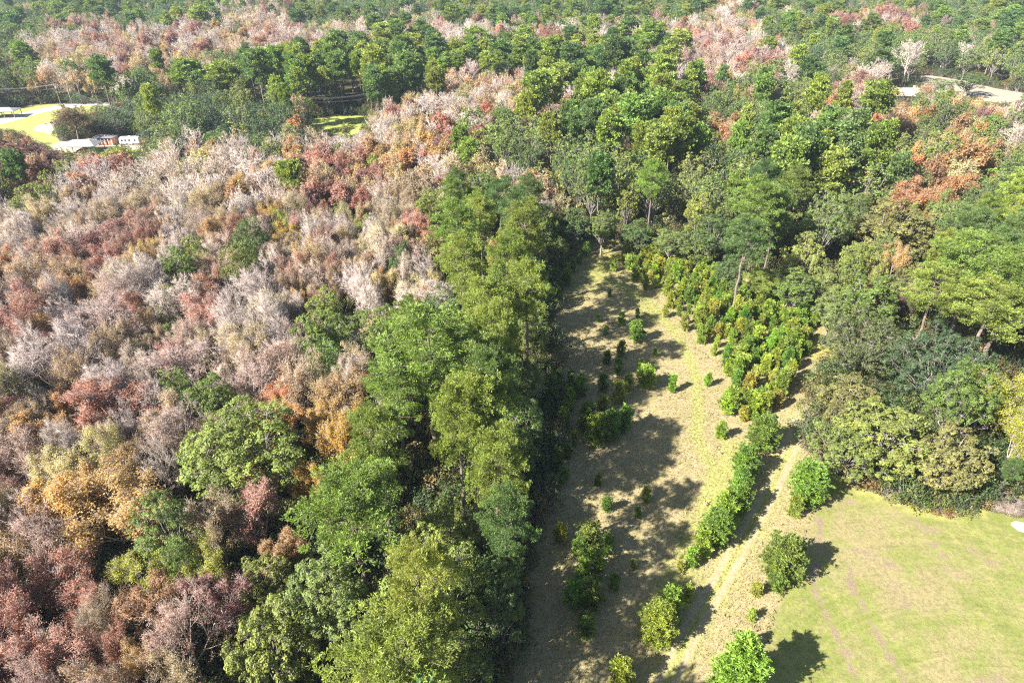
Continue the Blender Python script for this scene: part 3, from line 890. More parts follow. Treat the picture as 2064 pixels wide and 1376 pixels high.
YOUNG_BIG = [proto('young_big%d' % i, young_pine(410 + i, H=8.0, W=(2.9, 2.5, 3.2)[i], dens=2.3, needle=.42, shoots=13), 2.9, 8.0) for i in range(3)]
YOUNG = [proto("young%d" % i, young_pine(400 + i, H=4.0, W=(1.25, 1.45, 1.1, 1.6, 1.35)[i], dens=(1, 1.15, .9, 1.3, 1.1)[i]), 1.35, 4.0) for i in range(5)]
BUSH = [proto("bush%d" % i, bush(420 + i, H=(2.2, 1.8, 2.6, 2.0)[i], W=(1.6, 1.8, 1.4, 1.7)[i]), 1.6, 2.2) for i in range(4)]
M_DRY = leaf_material("dry_leaves", .3, .7, .6, 1.3)
TWIGGY = [proto("twiggy%d" % i, open_tree(430 + i, leafy=1.2, leaf=.1, H=2.2, W=1.6, n=(8, 5, 4, 3), stems=3, twig=.012, spread=1.2), 1.6, 2.2) for i in range(2)]

# ------------------------------------------------------------------ trees singled out from the photograph
# crown centre x, y, crown width (photo px), kind, height m, tint index, label
HAND = [
 (712, 1035, 225, 'P', 22, 0, "broad bright green pine just below the golden tree, nearest big pine"),
 (800, 1335, 270, 'P', 21, 1, "yellow-green pine cut off by the bottom edge of the photo"),
 (865, 735, 235, 'P', 26, 0, "largest domed pine, halfway along the left edge of the meadow"),
 (800, 800, 140, 'P', 21, 0, "lower tier pine on the left flank of the largest dome"),
 (965, 850, 160, 'P', 25, 1, "pale yellow-green pine overhanging the shaded meadow edge, in front of the largest dome"),
 (1000, 960, 130, 'P', 24, 1, "pine with dead lower branches above the dark gap at the meadow edge"),
 (1015, 1080, 120, 'P', 21, 2, "deep green pine in shade, last one by the meadow before the willowy tree"),
 (985, 650, 130, 'P', 25, 1, "yellow-green pine behind and right of the largest dome"),
 (1065, 610, 110, 'P', 26, 1, "tall lit pine whose crown leans out towards the shaded meadow"),
 (930, 550, 115, 'P', 24, 1, "round yellow-green pine right of the white bare tree"),
 (1040, 528, 78, 'P', 23, 1, "small round sunlit pine alone before dark crowns, near the top of the meadow"),
 (918, 478, 105, 'P', 24, 0, "bright green dome-shaped pine, topmost of the row beside the meadow"),
 (912, 412, 62, 'P', 21, 0, "small flat-topped vivid green pine behind the row of pines"),
 (1022, 715, 60, 'P', 19, 1, "slim yellowish pine with tiered boughs in the shaded row"),
 (1518, 430, 108, 'P', 25, 0, "round-headed bright pine standing over the right-hand woods"),
 (1500, 500, 95, 'P', 21, 2, "open pine with bare trunk showing, below the round-headed pine"),
 (1965, 545, 165, 'P', 23, 0, "upper left pine of the great bright clump at the right edge"),
 (2045, 575, 160, 'P', 24, 0, "right-hand pine of the great bright clump, cut by the right edge"),
 (1990, 635, 165, 'P', 20, 1, "front pine of the great bright clump at the right edge"),
 (1880, 600, 120, 'P', 20, 1, "flat-boughed lighter pine left of the great bright clump"),
 (870, 1180, 190, 'G', 19, 1, "soft willowy olive-green tree right of the big front pine"),
 (660, 1205, 175, 'G', 17, 3, "pale grey-green tree in front of the big bright pine"),
 (1010, 1190, 110, 'G', 17, 2, "dark green tree in full shade at the near meadow edge"),
 (555, 1300, 190, 'L', 16, 1, "yellowish olive tree near the bottom, left of the cut-off pine"),
 (500, 900, 235, 'G', 20, 1, "large olive-green hardwood with white limbs, left of the golden tree"),
 (360, 800, 66, 'G', 16, 0, "small bright green crown beside the bigger bright one, left woodland"),
 (428, 815, 105, 'G', 16, 0, "bright green rounded crown just above the large olive hardwood"),
 (690, 905, 100, 'Y', 18, 0, "golden-orange autumn tree behind the nearest big pine"),
 (635, 985, 70, 'Y', 14, 0, "smaller golden tree tucked against the left of the nearest pine"),
 (430, 1160, 75, 'Y', 14, 1, "lime-yellow tree glowing among dark crowns, lower left"),
 (372, 1150, 68, 'G', 15, 0, "plain green tree touching the lime-yellow one"),
 (553, 447, 48, 'Y', 14, 0, "lone mustard-gold tree in the pale swamp woods"),
 (590, 362, 62, 'P', 17, 1, "solitary green pine standing in the pale leafless band"),
 (358, 550, 74, 'G', 17, 0, "lone green tree surrounded by red and grey crowns, left woodland"),
 (355, 610, 90, 'B', 16, 1, "whitish leafless tree just in front of the lone green tree"),
 (515, 1020, 110, 'R', 16, 0, "rosy red tree left of the nearest big pine"),
 (575, 1120, 75, 'A', 13, 1, "brown-orange small tree below the rosy red one"),
 (365, 1275, 125, 'K', 16, 0, "rosy nearly bare tree at the lower left, over dark green gaps"),
 (228, 1320, 80, 'R', 13, 1, "red tree near the bottom, left of the rosy nearly bare one"),
 (95, 1100, 105, 'K', 16, 0, "pink-twigged upright tree on the far lower left"),
 (120, 1185, 130, 'R', 14, 1, "brick-red tree in front of the pink-twigged one"),
 (265, 1035, 170, 'A', 16, 2, "wide amber tree with white limbs, lower left woods"),
 (85, 1330, 130, 'R', 14, 0, "pinkish red tree in the bottom left corner"),
 (205, 830, 140, 'R', 15, 1, "orange-red tree below the big purplish bare tree"),
 (108, 715, 140, 'B', 18, 2, "big vase-shaped purplish bare tree at far left"),
 (222, 775, 84, 'B', 16, 2, "smaller purplish bare tree right of the big vase-shaped one"),
 (215, 650, 118, 'K', 16, 1, "lilac-twigged tree behind the big vase-shaped bare tree"),
 (375, 740, 130, 'K', 16, 1, "low lilac-grey twiggy tree behind the small bright green crown"),
 (848, 618, 118, 'B', 16, 1, "brilliant white bare tree against the row of pines"),
 (745, 600, 80, 'B', 16, 1, "white bare tree left of the brilliant white one"),
 (100, 520, 90, 'R', 16, 0, "pink-red maple on the far left with dark limbs beneath"),
 (215, 495, 110, 'R', 15, 2, "wine-red maple right of the pink-red maple, left woods"),
 (480, 345, 100, 'B', 16, 1, "whitish bare tree at the front of the pale leafless band"),
 (880, 345, 90, 'B', 16, 0, "grey bare tree with maroon neighbours above the pine row"),
 (865, 225, 70, 'B', 17, 0, "tall greyish bare tree in the pale stand right of the glade"),
 (1040, 405, 62, 'A', 17, 1, "narrow orange-brown tree at the top end of the meadow"),
 (1068, 445, 50, 'D', 14, 0, "dark purplish tree in the gap at the top of the meadow"),
 (1835, 116, 58, 'B', 24, 0, "large pale bare tree beside the sandy field"),
 (1925, 502, 62, 'B', 12, 1, "small whitish bare tree behind the great bright clump"),
 (262, 178, 42, 'B', 15, 1, "white bare tree in front of the dark trees by the road"),
 (143, 242, 72, 'D', 14, 1, "brown open tree standing alone between yard and driveway"),
 (232, 240, 74, 'O', 12, 0, "dark rounded oak directly behind the red shed"),
 (325, 275, 84, 'O', 12, 1, "dark oak right of the white camper"),
 (300, 215, 84, 'O', 13, 0, "oak with a wide crown behind the utility pole"),
 (390, 215, 90, 'O', 14, 1, "middle oak of the dark grove, behind the pale roof"),
 (440, 245, 110, 'O', 15, 0, "broadest oak of the dark grove"),
 (535, 235, 100, 'O', 14, 0, "rightmost oak of the dark grove, next to the bright glade"),
 (375, 150, 78, 'P', 20, 0, "rounded light green pine rising behind the oak grove"),
 (450, 155, 66, 'P', 20, 1, "second rounded pine behind the oak grove"),
 (520, 290, 72, 'G', 10, 1, "smooth olive-green round tree in front of the oak grove"),
 (575, 300, 55, 'G', 10, 0, "small green tree right of the smooth round one"),
 (30, 325, 135, 'D', 15, 0, "big dark purplish crown by the yard on the far left"),
 (240, 325, 76, 'P', 12, 1, "bright green rounded tree in front of the red shed"),
 (182, 345, 46, 'R', 11, 2, "maroon tree left of the bright tree in front of the shed"),
 (140, 345, 60, 'L', 11, 0, "grey-olive tree below the grey shelter roof"),
 (697, 268, 24, 'L', 9, 2, "little cone-shaped brownish tree at the edge of the glade"),
 (1960, 325, 72, 'A', 20, 1, "tall reddish-brown conical tree on the right"),
 (1910, 395, 40, 'A', 15, 0, "slender rusty tree just below the reddish-brown conical one"),
 (1955, 163, 66, 'G', 11, 2, "green tree standing in front of the middle of the sandy field"),
 (1895, 172, 56, 'G', 9, 0, "low green tree in front of the left part of the sandy field"),
 (1840, 408, 100, 'A', 17, 0, "brown-red topped tree among olive crowns, right woods"),
 (1790, 470, 190, 'L', 18, 2, "large brownish olive tree with pale limbs, right woods"),
 (1745, 600, 120, 'G', 15, 0, "green tree behind the bright grass pocket"),
 (1760, 690, 170, 'O', 14, 2, "dark olive oak by the bright grass pocket"),
 (1900, 730, 190, 'O', 16, 0, "largest dark oak on the right, pale trunk showing"),
 (1830, 606, 34, 'D', 14, 0, "small maroon-brown crown poking out of green trees, right woods"),
 (1700, 800, 120, 'L', 9, 2, "low reddish olive scrub tree at the end of the track"),
 (1795, 880, 190, 'L', 13, 1, "yellowish vine-covered tree at the top of the lawn"),
 (1715, 905, 130, 'L', 10, 0, "olive vine-covered tree left of the yellowish one, by the track"),
 (1905, 925, 150, 'L', 13, 2, "reddish-brown vine-covered tree at the top of the lawn"),
 (1990, 800, 105, 'Y', 16, 1, "yellow-green tall tree near the right edge above the lawn"),
 (2055, 880, 70, 'Y', 15, 1, "yellow-green tree cut off by the right edge above the lawn"),
 (2035, 950, 46, 'P', 8, 2, "small dark pine at the right end of the lawn's edge"),
 (1290, 470, 70, 'G', 10, 2, "dark low tree behind the far end of the meadow, centre"),
 (1350, 490, 74, 'G', 10, 3, "grey-green low tree behind the far thicket, left one"),
 (1410, 505, 70, 'L', 9, 0, "olive low tree behind the far thicket, right one"),
 (1475, 545, 72, 'G', 10, 2, "dark tree whose boughs touch the two thickets"),
 (1540, 570, 80, 'P', 9, 1, "low broad pine leaning over the back of the big thicket"),
 (1610, 580, 86, 'G', 12, 0, "green tree directly behind the big thicket"),
 (1675, 625, 84, 'G', 12, 3, "pale green tree between big thicket and grass pocket"),
 (1440, 470, 80, 'G', 14, 2, "dark rounded tree left of the open pine"),
 (1215, 455, 62, 'G', 12, 3, "grey-green tree at the far meadow end, above its middle"),
 (1155, 450, 60, 'G', 12, 2, "dark green tree at the far meadow end, above its left corner"),
 (1125, 500, 40, 'G', 9, 3, "sunlit grey-green small tree at the shaded top of the meadow"),
]
LAND = [(x, y, ph) for x, y, ph in [
 (712, 1035, "the nearest big pine"), (865, 735, "the largest domed pine"), (690, 905, "the golden-orange tree"), (500, 900, "the large olive hardwood"),
 (430, 1160, "the lime-yellow tree"), (870, 1180, "the willowy olive tree"), (365, 1275, "the rosy bare tree"), (95, 1100, "the pink-twigged tree"), (265, 1035, "the wide amber tree"),
 (108, 715, "the purplish vase-shaped tree"), (848, 618, "the brilliant white tree"), (215, 495, "the wine-red maple"), (358, 550, "the lone green tree"), (553, 447, "the mustard-gold tree"),
 (590, 362, "the solitary green pine"), (918, 478, "the topmost row pine"), (1200, 500, "the meadow's far end"), (1518, 430, "the round-headed pine"), (1990, 570, "the great bright pine clump"),
 (1960, 325, "the reddish-brown cone tree"), (1800, 195, "the house"), (1835, 118, "the large pale bare tree"), (1900, 730, "the largest dark oak"), (1795, 880, "the yellowish vine-covered tree"),
 (265, 285, "the white camper"), (170, 295, "the grey shelter roof"), (60, 235, "the pale road"), (440, 245, "the broadest oak"), (690, 250, "the bright glade"), (865, 225, "the greyish bare stand"),
 (1240, 260, "the dark pine hill"), (30, 325, "the dark purplish crown"), (1680, 700, "the bright grass pocket"), (1640, 300, "the right-hand wood"), (375, 740, "the lilac twiggy tree"),
 (1450, 130, "the pink and tan ridge"), (430, 620, "the left wood's middle"), (1700, 800, "the end of the track"), (1250, 380, "the woods above the meadow"), (1000, 300, "the rust-coloured slope"), (800, 130, "the far pine belt"), (180, 420, "the pale leafless band")]]

TREES = []     # dicts: x, y, W, H, kind, tint name, colour, bark, label or None, depth
def add_tree(x, y, W, H, kind, ti, label=None, jitter=True):
    name, c = TINTS[kind][ti]
    c = np.array(c)
    if jitter: c = c * rng.uniform(.82, 1.22) * np.array([rng.uniform(.9, 1.12), 1, rng.uniform(.85, 1.15)])
    bark = np.array(BARKS.get(name, (1.3, 1.18, 1.1))) * (rng.uniform(.8, 1.15) if jitter else 1)
    px, py, dep = px_of((x, y, H * .72))
    TREES.append(dict(x=x, y=y, W=W, H=H, k=kind, tn=name, c=[float(v) for v in c], b=[float(v) for v in bark], label=label, px=float(px[0]), py=float(py[0]), dep=float(dep[0])))

CZ = {'P': .76, 'G': .66, 'M': .66, 'O': .6, 'L': .55, 'Y': .66, 'A': .66, 'R': .66, 'K': .66, 'T': .66, 'D': .62, 'B': .66}
for cx, cy, w, k, H, ti, lab in HAND:
    p = at(cx, cy, H * CZ[k])
    dep = float(px_of(p)[2][0])
    add_tree(p[0], p[1], w / 2 * dep / FPX, H, k, ti, lab, jitter=False)
n_hand = len(TREES)
# lower trees that close the foot of the wood along the meadow
eg = poly_ground(LEFT_EDGE)
for a_, b_ in zip(eg[:-1], eg[1:]):
    a_, b_ = np.array(a_), np.array(b_)
    k_ = max(1, int(round(np.linalg.norm(b_ - a_) / 5.5)))
    for j in range(k_):
        q = a_ + (b_ - a_) * (j + rng.uniform(.2, .8)) / k_ + np.array([-rng.uniform(2.2, 4.5), 0])
        add_tree(q[0], q[1], rng.uniform(2.6, 3.6), rng.uniform(9, 15), 'G' if rng.uniform() < .6 else 'L', 2 if rng.uniform() < .5 else 0)
    for j in range(max(1, k_ // 2)):
        q = a_ + (b_ - a_) * (j + rng.uniform(.2, .8)) / max(1, k_ // 2) + np.array([-rng.uniform(5, 8), 0])
        if min(abs(t['x'] - q[0]) + abs(t['y'] - q[1]) for t in TREES[:n_hand]) > 5: add_tree(q[0], q[1], rng.uniform(3.6, 4.8), rng.uniform(24, 27), 'P', rng.integers(3))

# ------------------------------------------------------------------ the rest of the woods: spread by cell
def scatter():
    cells = {}
    cs = 4.0
    def near_ok(x, y, rad):
        k = int(3)
        cx, cy = int(x // cs), int(y // cs)
        for i in range(cx - k, cx + k + 1):
            for j in range(cy - k, cy + k + 1):
                for (a, b, r2) in cells.get((i, j), ()):
                    if (a - x) ** 2 + (b - y) ** 2 < ((rad + r2) * .5) ** 2: return False
        return True
    def put(x, y, rad): cells.setdefault((int(x // cs), int(y // cs)), []).append((x, y, rad))
    for t in TREES: put(t['x'], t['y'], t['W'] * 1.55)
    # candidates: dense jittered grid, nearest first
    out = []
    for (y0, y1, st) in ((28, 330, 2.6), (330, 620, 4.4), (620, 1400, 6.4)):
        ys = np.arange(y0, y1, st)
        for yy in ys:
            half = .80 * (yy * CP + 60 * SP) + 22
            xs = np.arange(-half, half, st)
            X = xs + rng.uniform(-.5, .5, len(xs)) * st; Y = yy + rng.uniform(-.5, .5, len(xs)) * st
            out.append(np.stack([X, Y], 1))
    C = np.concatenate(out)
    d = C[:, 1] + rng.uniform(-12, 12, len(C))
    C = C[np.argsort(d)]
    px0, py0, _ = px_of(np.column_stack([C, np.zeros(len(C))]))
    px1, py1, dep = px_of(np.column_stack([C, np.full(len(C), 11.0)]))
    bad0 = in_clearing(px0, py0)
    lx = px1 + rng.normal(0, 22, len(C)); ly = py1 + rng.normal(0, 14 * np.clip(400 / np.maximum(dep, 1), .15, 1), len(C))
    col = np.clip((lx // 60).astype(int), 0, 34); row = np.clip((ly // 60).astype(int), 0, 22)
    ok = ~bad0 & (px1 > -330) & (px1 < 2260) & (py1 > -420)
    for i in np.nonzero(ok)[0]:
        k = ZONES[row[i]][col[i]] if ly[i] >= 240 else TOP[max(0, int(ly[i] // 30))][col[i]]
        if py1[i] < 0: k = 'M' if rng.uniform() < .8 else 'G'
        k = MIX[k][rng.integers(len(MIX[k]))]
        W0, H0 = DIMS[k]
        f = rng.uniform(.62, 1.3)
        W = W0 * f; H = H0 * (.6 + .4 * f) * rng.uniform(.88, 1.1)
        x, y = C[i]
        pack = (1.3 if k in 'TBRKA' else 1.48) if dep[i] < 330 else 1.6
        if dep[i] > 330: W *= 1.15
        if dep[i] > 330 and k in 'KRB': H *= 1.12
        if 330 < dep[i] < 700 and k in 'PM': H *= .86
        if not near_ok(x, y, W * pack): continue
        # nothing may stand in front of a clearing that the photograph shows
        tst = px_of([(x, y, H * q) for q in (.93, .78, .6, .45, .3, .15)] + [(x + W * q, y, H * r_) for q in (-.8, .8) for r_ in (.35, .65)])
        if in_clearing(tst[0], tst[1]).any():
            if rng.uniform() < .5: continue
            f = .5; H *= f; W *= .7
            tst = px_of([(x, y, H * q) for q in (.93, .78, .6, .45, .3, .15)] + [(x + W * q, y, H * r_) for q in (-.8, .8) for r_ in (.35, .65)])
            if in_clearing(tst[0], tst[1]).any(): continue
        if inside(NARROW, px0[i], py0[i]): continue
        put(x, y, W * pack)
        add_tree(x, y, W, H, k, rng.integers(len(TINTS[k])))
scatter()

# ------------------------------------------------------------------ which trees are things of their own
by_name = {}
for i, t in enumerate(TREES):
    t['i'] = i
    t['size'] = t['W'] / t['dep'] * (1 if (-60 < t['px'] < 2124 and -40 < t['py'] < 1430) else .01)
    by_name.setdefault(NAME[t['k']], []).append(t)
SINGLE, MASS = [], {}
for nm, ts in by_name.items():
    ts.sort(key=lambda t: (t['label'] is None, -t['size']))
    vis = [t for t in ts if t['label'] or t['size'] > .004]
    lim = 290
    chosen = set(t['i'] for t in vis[:lim])
    SINGLE += [t for t in ts if t['i'] in chosen]
    MASS[nm] = [t for t in ts if t['i'] not in chosen]

# ------------------------------------------------------------------ labels that single each tree out
ORD = ["nearest", "second", "third", "fourth", "fifth", "sixth", "seventh", "eighth", "ninth", "tenth", "eleventh", "twelfth"]
def make_labels(items):
    L = np.array([(x, y) for x, y, _ in LAND], float)
    seen = {}
    for t in items:
        if t['label']: continue
        d = np.array([t['px'], t['py']]) - L
        dist = np.hypot(d[:, 0], d[:, 1] * 1.3) + 1
        best = None
        j = int(np.argmin(dist))
        dx, dy = d[j]
        if abs(dx) > abs(dy) * 2: rel = "right of" if dx > 0 else "left of"
        elif abs(dy) > abs(dx) * 2: rel = "in front of" if dy > 0 else "behind"
        elif dy > 0: rel = "front-right of" if dx > 0 else "front-left of"
        else: rel = "back-right of" if dx > 0 else "back-left of"
        H0 = DIMS[t['k']][1]; W0 = DIMS[t['k']][0]
        size = "wide " if t['W'] > W0 * 1.1 else ("small " if t['H'] < H0 * .85 else "")
        base = size + t['tn'] + " " + NOUN[t['k']] + " " + rel + " " + LAND[j][2]
        seen.setdefault(base, []).append((dist[j], t))
    for base, v in seen.items():
        v.sort(key=lambda q: q[0])
        if len(v) == 1: v[0][1]['label'] = base; continue
        for n_, (_, t) in enumerate(v):
            t['label'] = base + (", nearest it" if n_ == 0 else ", %s from it" % ORD[min(n_, 11)])
make_labels(SINGLE)
GROUPS = {'pine_tree': "tall pines of the woods", 'broadleaf_tree': "green broadleaf trees of the woods", 'oak_tree': "dark spreading oaks", 'scrub_tree': "bushy olive-green trees",
          'golden_tree': "yellow autumn trees", 'rusty_tree': "rust-coloured autumn trees", 'red_tree': "red and rosy maples", 'half_bare_tree': "trees that have lost half their leaves", 'bare_tree': "leafless trees"}

def plant(t):
    nm = NAME[t['k']]
    hi = t['dep'] < 175
    lst = (NEAR if hi else FAR)[t['k']]
    p = lst[(t['i'] * 7 + 3) % len(lst)]
    rz = float(rng.uniform(0, 6.283))
    sc = (t['W'] / p['W'] * rng.uniform(.94, 1.06), t['W'] / p['W'] * rng.uniform(.94, 1.06), t['H'] / p['H'])
    if hi:
        e = empty(nm, (t['x'], t['y'], -.05), rz, sc)
        w = link("trunk", p['wood'], e); w['bark'] = t['b']; w['tint'] = t['c']
        if p['leaf']:
            c = link("crown", p['leaf'], e); c['tint'] = t['c']; c['bark'] = t['b']
    else:
        e = link(nm, p['all'], None, (t['x'], t['y'], -.05))
        e.rotation_euler = (0, 0, rz); e.scale = sc; e['tint'] = t['c']; e['bark'] = t['b']
    tag(e, t['label'], 'tree', GROUPS[nm])
    return e, p
for t in sorted(SINGLE, key=lambda t: t['i']): plant(t)

def mass(name, label, pts, variants, kind='stuff', scale_of=None):
    """one object: geometry nodes that stand a copy of one of the variant objects on every point"""
    me = bpy.data.meshes.new(name)
    me.vertices.add(len(pts))
    me.vertices.foreach_set('co', np.array([(t['x'], t['y'], -.05) for t in pts], np.float32).ravel())
    def attr(nm, ty, arr, key):
        a = me.attributes.new(nm, ty, 'POINT'); a.data.foreach_set(key, np.asarray(arr, np.float32 if key != 'value' or ty == 'FLOAT' else np.int32).ravel())
    W0, H0 = variants[0][1], variants[0][2]
    attr('turn', 'FLOAT_VECTOR', [(0, 0, v) for v in rng.uniform(0, 6.283, len(pts))], 'vector')
    attr('size', 'FLOAT_VECTOR', [(t['W'] / W0, t['W'] / W0, t['H'] / H0) for t in pts], 'vector')
    attr('which', 'INT', rng.integers(0, len(variants), len(pts)), 'value')
    attr('tint', 'FLOAT_COLOR', [(*t['c'], 1) for t in pts], 'color')
    attr('bark', 'FLOAT_COLOR', [(*t['b'], 1) for t in pts], 'color')
    me.update()
    ng = bpy.data.node_groups.new(name, 'GeometryNodeTree')
    ng.interface.new_socket("Geometry", in_out='INPUT', socket_type='NodeSocketGeometry')
    ng.interface.new_socket("Geometry", in_out='OUTPUT', socket_type='NodeSocketGeometry')
    nd = ng.nodes; lk = ng.links
    gi, go = nd.new('NodeGroupInput'), nd.new('NodeGroupOutput')
    ji = nd.new('GeometryNodeJoinGeometry')
    for ob, _, _ in variants:
        oi = nd.new('GeometryNodeObjectInfo'); oi.transform_space = 'ORIGINAL'
        oi.inputs['Object'].default_value = ob; oi.inputs['As Instance'].default_value = True
        lk.new(oi.outputs['Geometry'], ji.inputs[0])
    ip = nd.new('GeometryNodeInstanceOnPoints')
    ip.inputs['Pick Instance'].default_value = True
    def named(nm, ty):
        n = nd.new('GeometryNodeInputNamedAttribute'); n.data_type = ty; n.inputs['Name'].default_value = nm
        return n.outputs[0]
    lk.new(gi.outputs[0], ip.inputs['Points']); lk.new(ji.outputs[0], ip.inputs['Instance'])
    lk.new(named('which', 'INT'), ip.inputs['Instance Index'])
    lk.new(named('turn', 'FLOAT_VECTOR'), ip.inputs['Rotation'])
    lk.new(named('size', 'FLOAT_VECTOR'), ip.inputs['Scale'])
    lk.new(ip.outputs[0], go.inputs[0])
    o = link(name, me)
    md = o.modifiers.new(name, 'NODES'); md.node_group = ng
    return tag(o, label, kind=kind)

def sources(k):
    """real trees of the scene that use the light meshes of this kind, one for each mesh"""
    out = []
    for p in FAR[k]:
        ob = next((o for o in COL.objects if o.data is p['all']), None)
        if ob is None:
            t = max((t for t in MASS[NAME[k]] if t['k'] == k and t['dep'] > 260), key=lambda t: t['size'])
            MASS[NAME[k]].remove(t)
            ob = link(NAME[k], p['all'], None, (t['x'], t['y'], -.05)); ob['tint'] = t['c']; ob['bark'] = t['b']
            ob.scale = (t['W'] / p['W'], t['W'] / p['W'], t['H'] / p['H'])
            t['label'] = None; make_labels([t]); tag(ob, t['label'], 'tree', GROUPS[NAME[k]])
        out.append((ob, p['W'], p['H']))
    return out
REP = {'pine_tree': 'P', 'broadleaf_tree': 'G', 'oak_tree': 'O', 'scrub_tree': 'L', 'golden_tree': 'Y', 'rusty_tree': 'A', 'red_tree': 'R', 'half_bare_tree': 'T', 'bare_tree': 'B'}
WOODS = {'pine_tree': ("pine_wood", "distant pines of the green belts, one dark green mass"), 'broadleaf_tree': ("broadleaf_wood", "distant green broadleaf woods up to the top of the photo"),
         'oak_tree': ("oak_wood", "further dark oaks beyond those that stand singly"), 'scrub_tree': ("scrub_wood", "further olive-green bushy trees in the distant woods"),
         'golden_tree': ("golden_wood", "further yellow autumn trees beyond the nearer ones"), 'rusty_tree': ("rusty_wood", "further rust-coloured trees in the distant woods"),
         'red_tree': ("red_wood", "distant pink and red bands of maples"), 'half_bare_tree': ("half_bare_wood", "distant tan and brown trees with few leaves"), 'bare_tree': ("bare_wood", "distant pale leafless trees in the swampy bands")}
for nm, k in REP.items():
    if MASS.get(nm):
        src = sources(k)
        mass(WOODS[nm][0], WOODS[nm][1], MASS[nm], src)
0 and print("singles", len(SINGLE), {k: (len(v), len(MASS[k])) for k, v in by_name.items()})

# ------------------------------------------------------------------ young pines
YP_T = [(.125, .200, .036), (.190, .255, .040), (.255, .290, .050), (.275, .290, .060)]
# base x, y, height m, tint, label
YP = [
 (1533, 905, 5.6, 0, "tall young pine at the head of the row left of the track"), (1500, 958, 4.6, 0, "open-boughed young pine, second group down the row left of the track"),
 (1488, 992, 3.6, 0, "young pine below the open-boughed one, left of the track"), (1478, 1035, 4.4, 0, "dark green young pine halfway down the left row"),
 (1455, 1060, 4.4, 1, "bushy young pine in the thick of the left row"), (1437, 1092, 4.6, 0, "broadest young pine of the left row"), (1414, 1118, 3.4, 1, "young pine near the lower end of the left row"),
 (1392, 1143, 3.0, 1, "last young pine of the long left row"), (1370, 1150, 1.4, 3, "yellowish seedling at the foot of the left row"),
 (1382, 1212, 2.6, 1, "small round young pine beside the shaded ruts"), (1350, 1240, 4.0, 1, "bright young pine of the pair in the shade edge"), (1318, 1290, 5.0, 1, "taller bright young pine of the pair in the shade edge"),
 (1618, 1012, 5.6, 0, "isolated bushy young pine right of the track, upper one"), (1598, 1040, 2.8, 1, "short young pine just under the upper one right of the track"),
 (1572, 1165, 6.0, 0, "big oval young pine between track and lawn"), (1560, 1190, 3.0, 0, "young pine at the foot of the big oval one"), (1522, 1200, 1.9, 3, "yellow-tinged small young pine left of the big oval one"),
 (1512, 1250, 1.6, 3, "thin yellowish seedling above the nearest young pine"), (1470, 1412, 8.0, 1, "nearest and biggest young pine, cut off by the bottom edge"), (1505, 1310, 2.4, 1, "young pine showing its top behind the nearest one"),
 (1450, 884, 2.8, 1, "lone young pine on the straw slope with a long shadow"), (1352, 790, 3.0, 1, "slim lone young pine by the bend of the green path"), (1302, 780, 3.6, 1, "bright young pine by the shadow edge in the middle of the meadow"),
 (1290, 755, 2.6, 1, "young pine behind the bright one at the shadow edge"), (1425, 778, 2.3, 1, "round little pine alone right of the green path"), (1319, 720, 1.7, 1, "tiny lit pine at the shadow edge"),
 (1282, 690, 4.0, 0, "dark bushy young pine alone in the shaded meadow"), (1252, 657, 2.6, 0, "dark small pine behind the bushy shaded one"), (1284, 642, 2.0, 0, "little pine right of the dark small one in shade"),
 (1250, 720, 3.0, 0, "shaded young pine in the middle of the meadow"), (1222, 735, 2.4, 0, "shaded young pine left of the middle one"), (1245, 755, 2.8, 0, "shaded pine in front of the middle one"),
 (1205, 650, 1.8, 0, "tiny shaded pine far up the meadow"), (1220, 675, 1.6, 0, "seedling pine in shade, left of the bushy one"), (1340, 640, 2.4, 2, "yellow-tipped pine where the green path begins"),
 (1236, 548, 2.8, 2, "lone yellowish pine at the far end of the meadow"), (1228, 600, 1.6, 0, "small pine on the shaded strip near the far end"),
 (1185, 1105, 3.6, 0, "dark young pine, topmost of the shaded cluster"), (1166, 1120, 3.0, 0, "shaded young pine left in the upper cluster"), (1222, 1115, 2.8, 0, "shaded young pine right of the upper cluster"),
 (1190, 1165, 3.8, 0, "shaded young pine between the two clusters"), (1160, 1222, 4.2, 0, "shaded young pine, left one of the lower cluster"), (1192, 1225, 4.4, 0, "shaded young pine, right one of the lower cluster"),
 (1236, 1188, 2.2, 0, "small shaded pine right of the lower cluster"), (1180, 1282, 3.0, 0, "shaded young pine below the lower cluster"), (1130, 1092, 2.6, 2, "thin yellowish pine in the dark by the wood"),
 (1276, 1148, 1.6, 2, "small yellowish pine in open shade"), (1252, 1385, 4.0, 1, "vivid green young pine at the bottom of the shaded meadow"), (1300, 1012, 2.4, 1, "young pine in dappled light in the wide shadow"),
 (1222, 1030, 2.2, 0, "small pine in the dappled shade"), (1205, 980, 2.0, 0, "small pine in shade above the dappled patch"), (1285, 1045, 1.8, 0, "seedling pine beside the white litter"),
 (1200, 895, 4.8, 0, "tall dark young pine in the shaded clump by the wood"), (1228, 885, 4.6, 0, "dark young pine right of the tall one in the clump"), (1180, 868, 4.4, 0, "dark young pine at the back of the shaded clump"),
 (1256, 868, 4.0, 0, "young pine on the sunny side of the shaded clump"), (1212, 838, 3.4, 2, "yellow-tipped pine above the shaded clump"), (1244, 812, 3.6, 2, "yellow-green pine above the clump, by the light"),
 (1266, 790, 3.0, 1, "lit pine between shade and straw"), (1170, 800, 3.8, 1, "bright tuft-like pine inside the shade"), (1214, 790, 3.0, 0, "shaded pine right of the bright tuft-like one"),
 (1497, 850, 2.6, 2, "yellowish young pine below the thicket"), (1465, 832, 4.0, 1, "young pine at the lower left of the thicket"), (1520, 835, 3.6, 1, "young pine joining thicket and row"),
]
rs = np.random.default_rng(99)
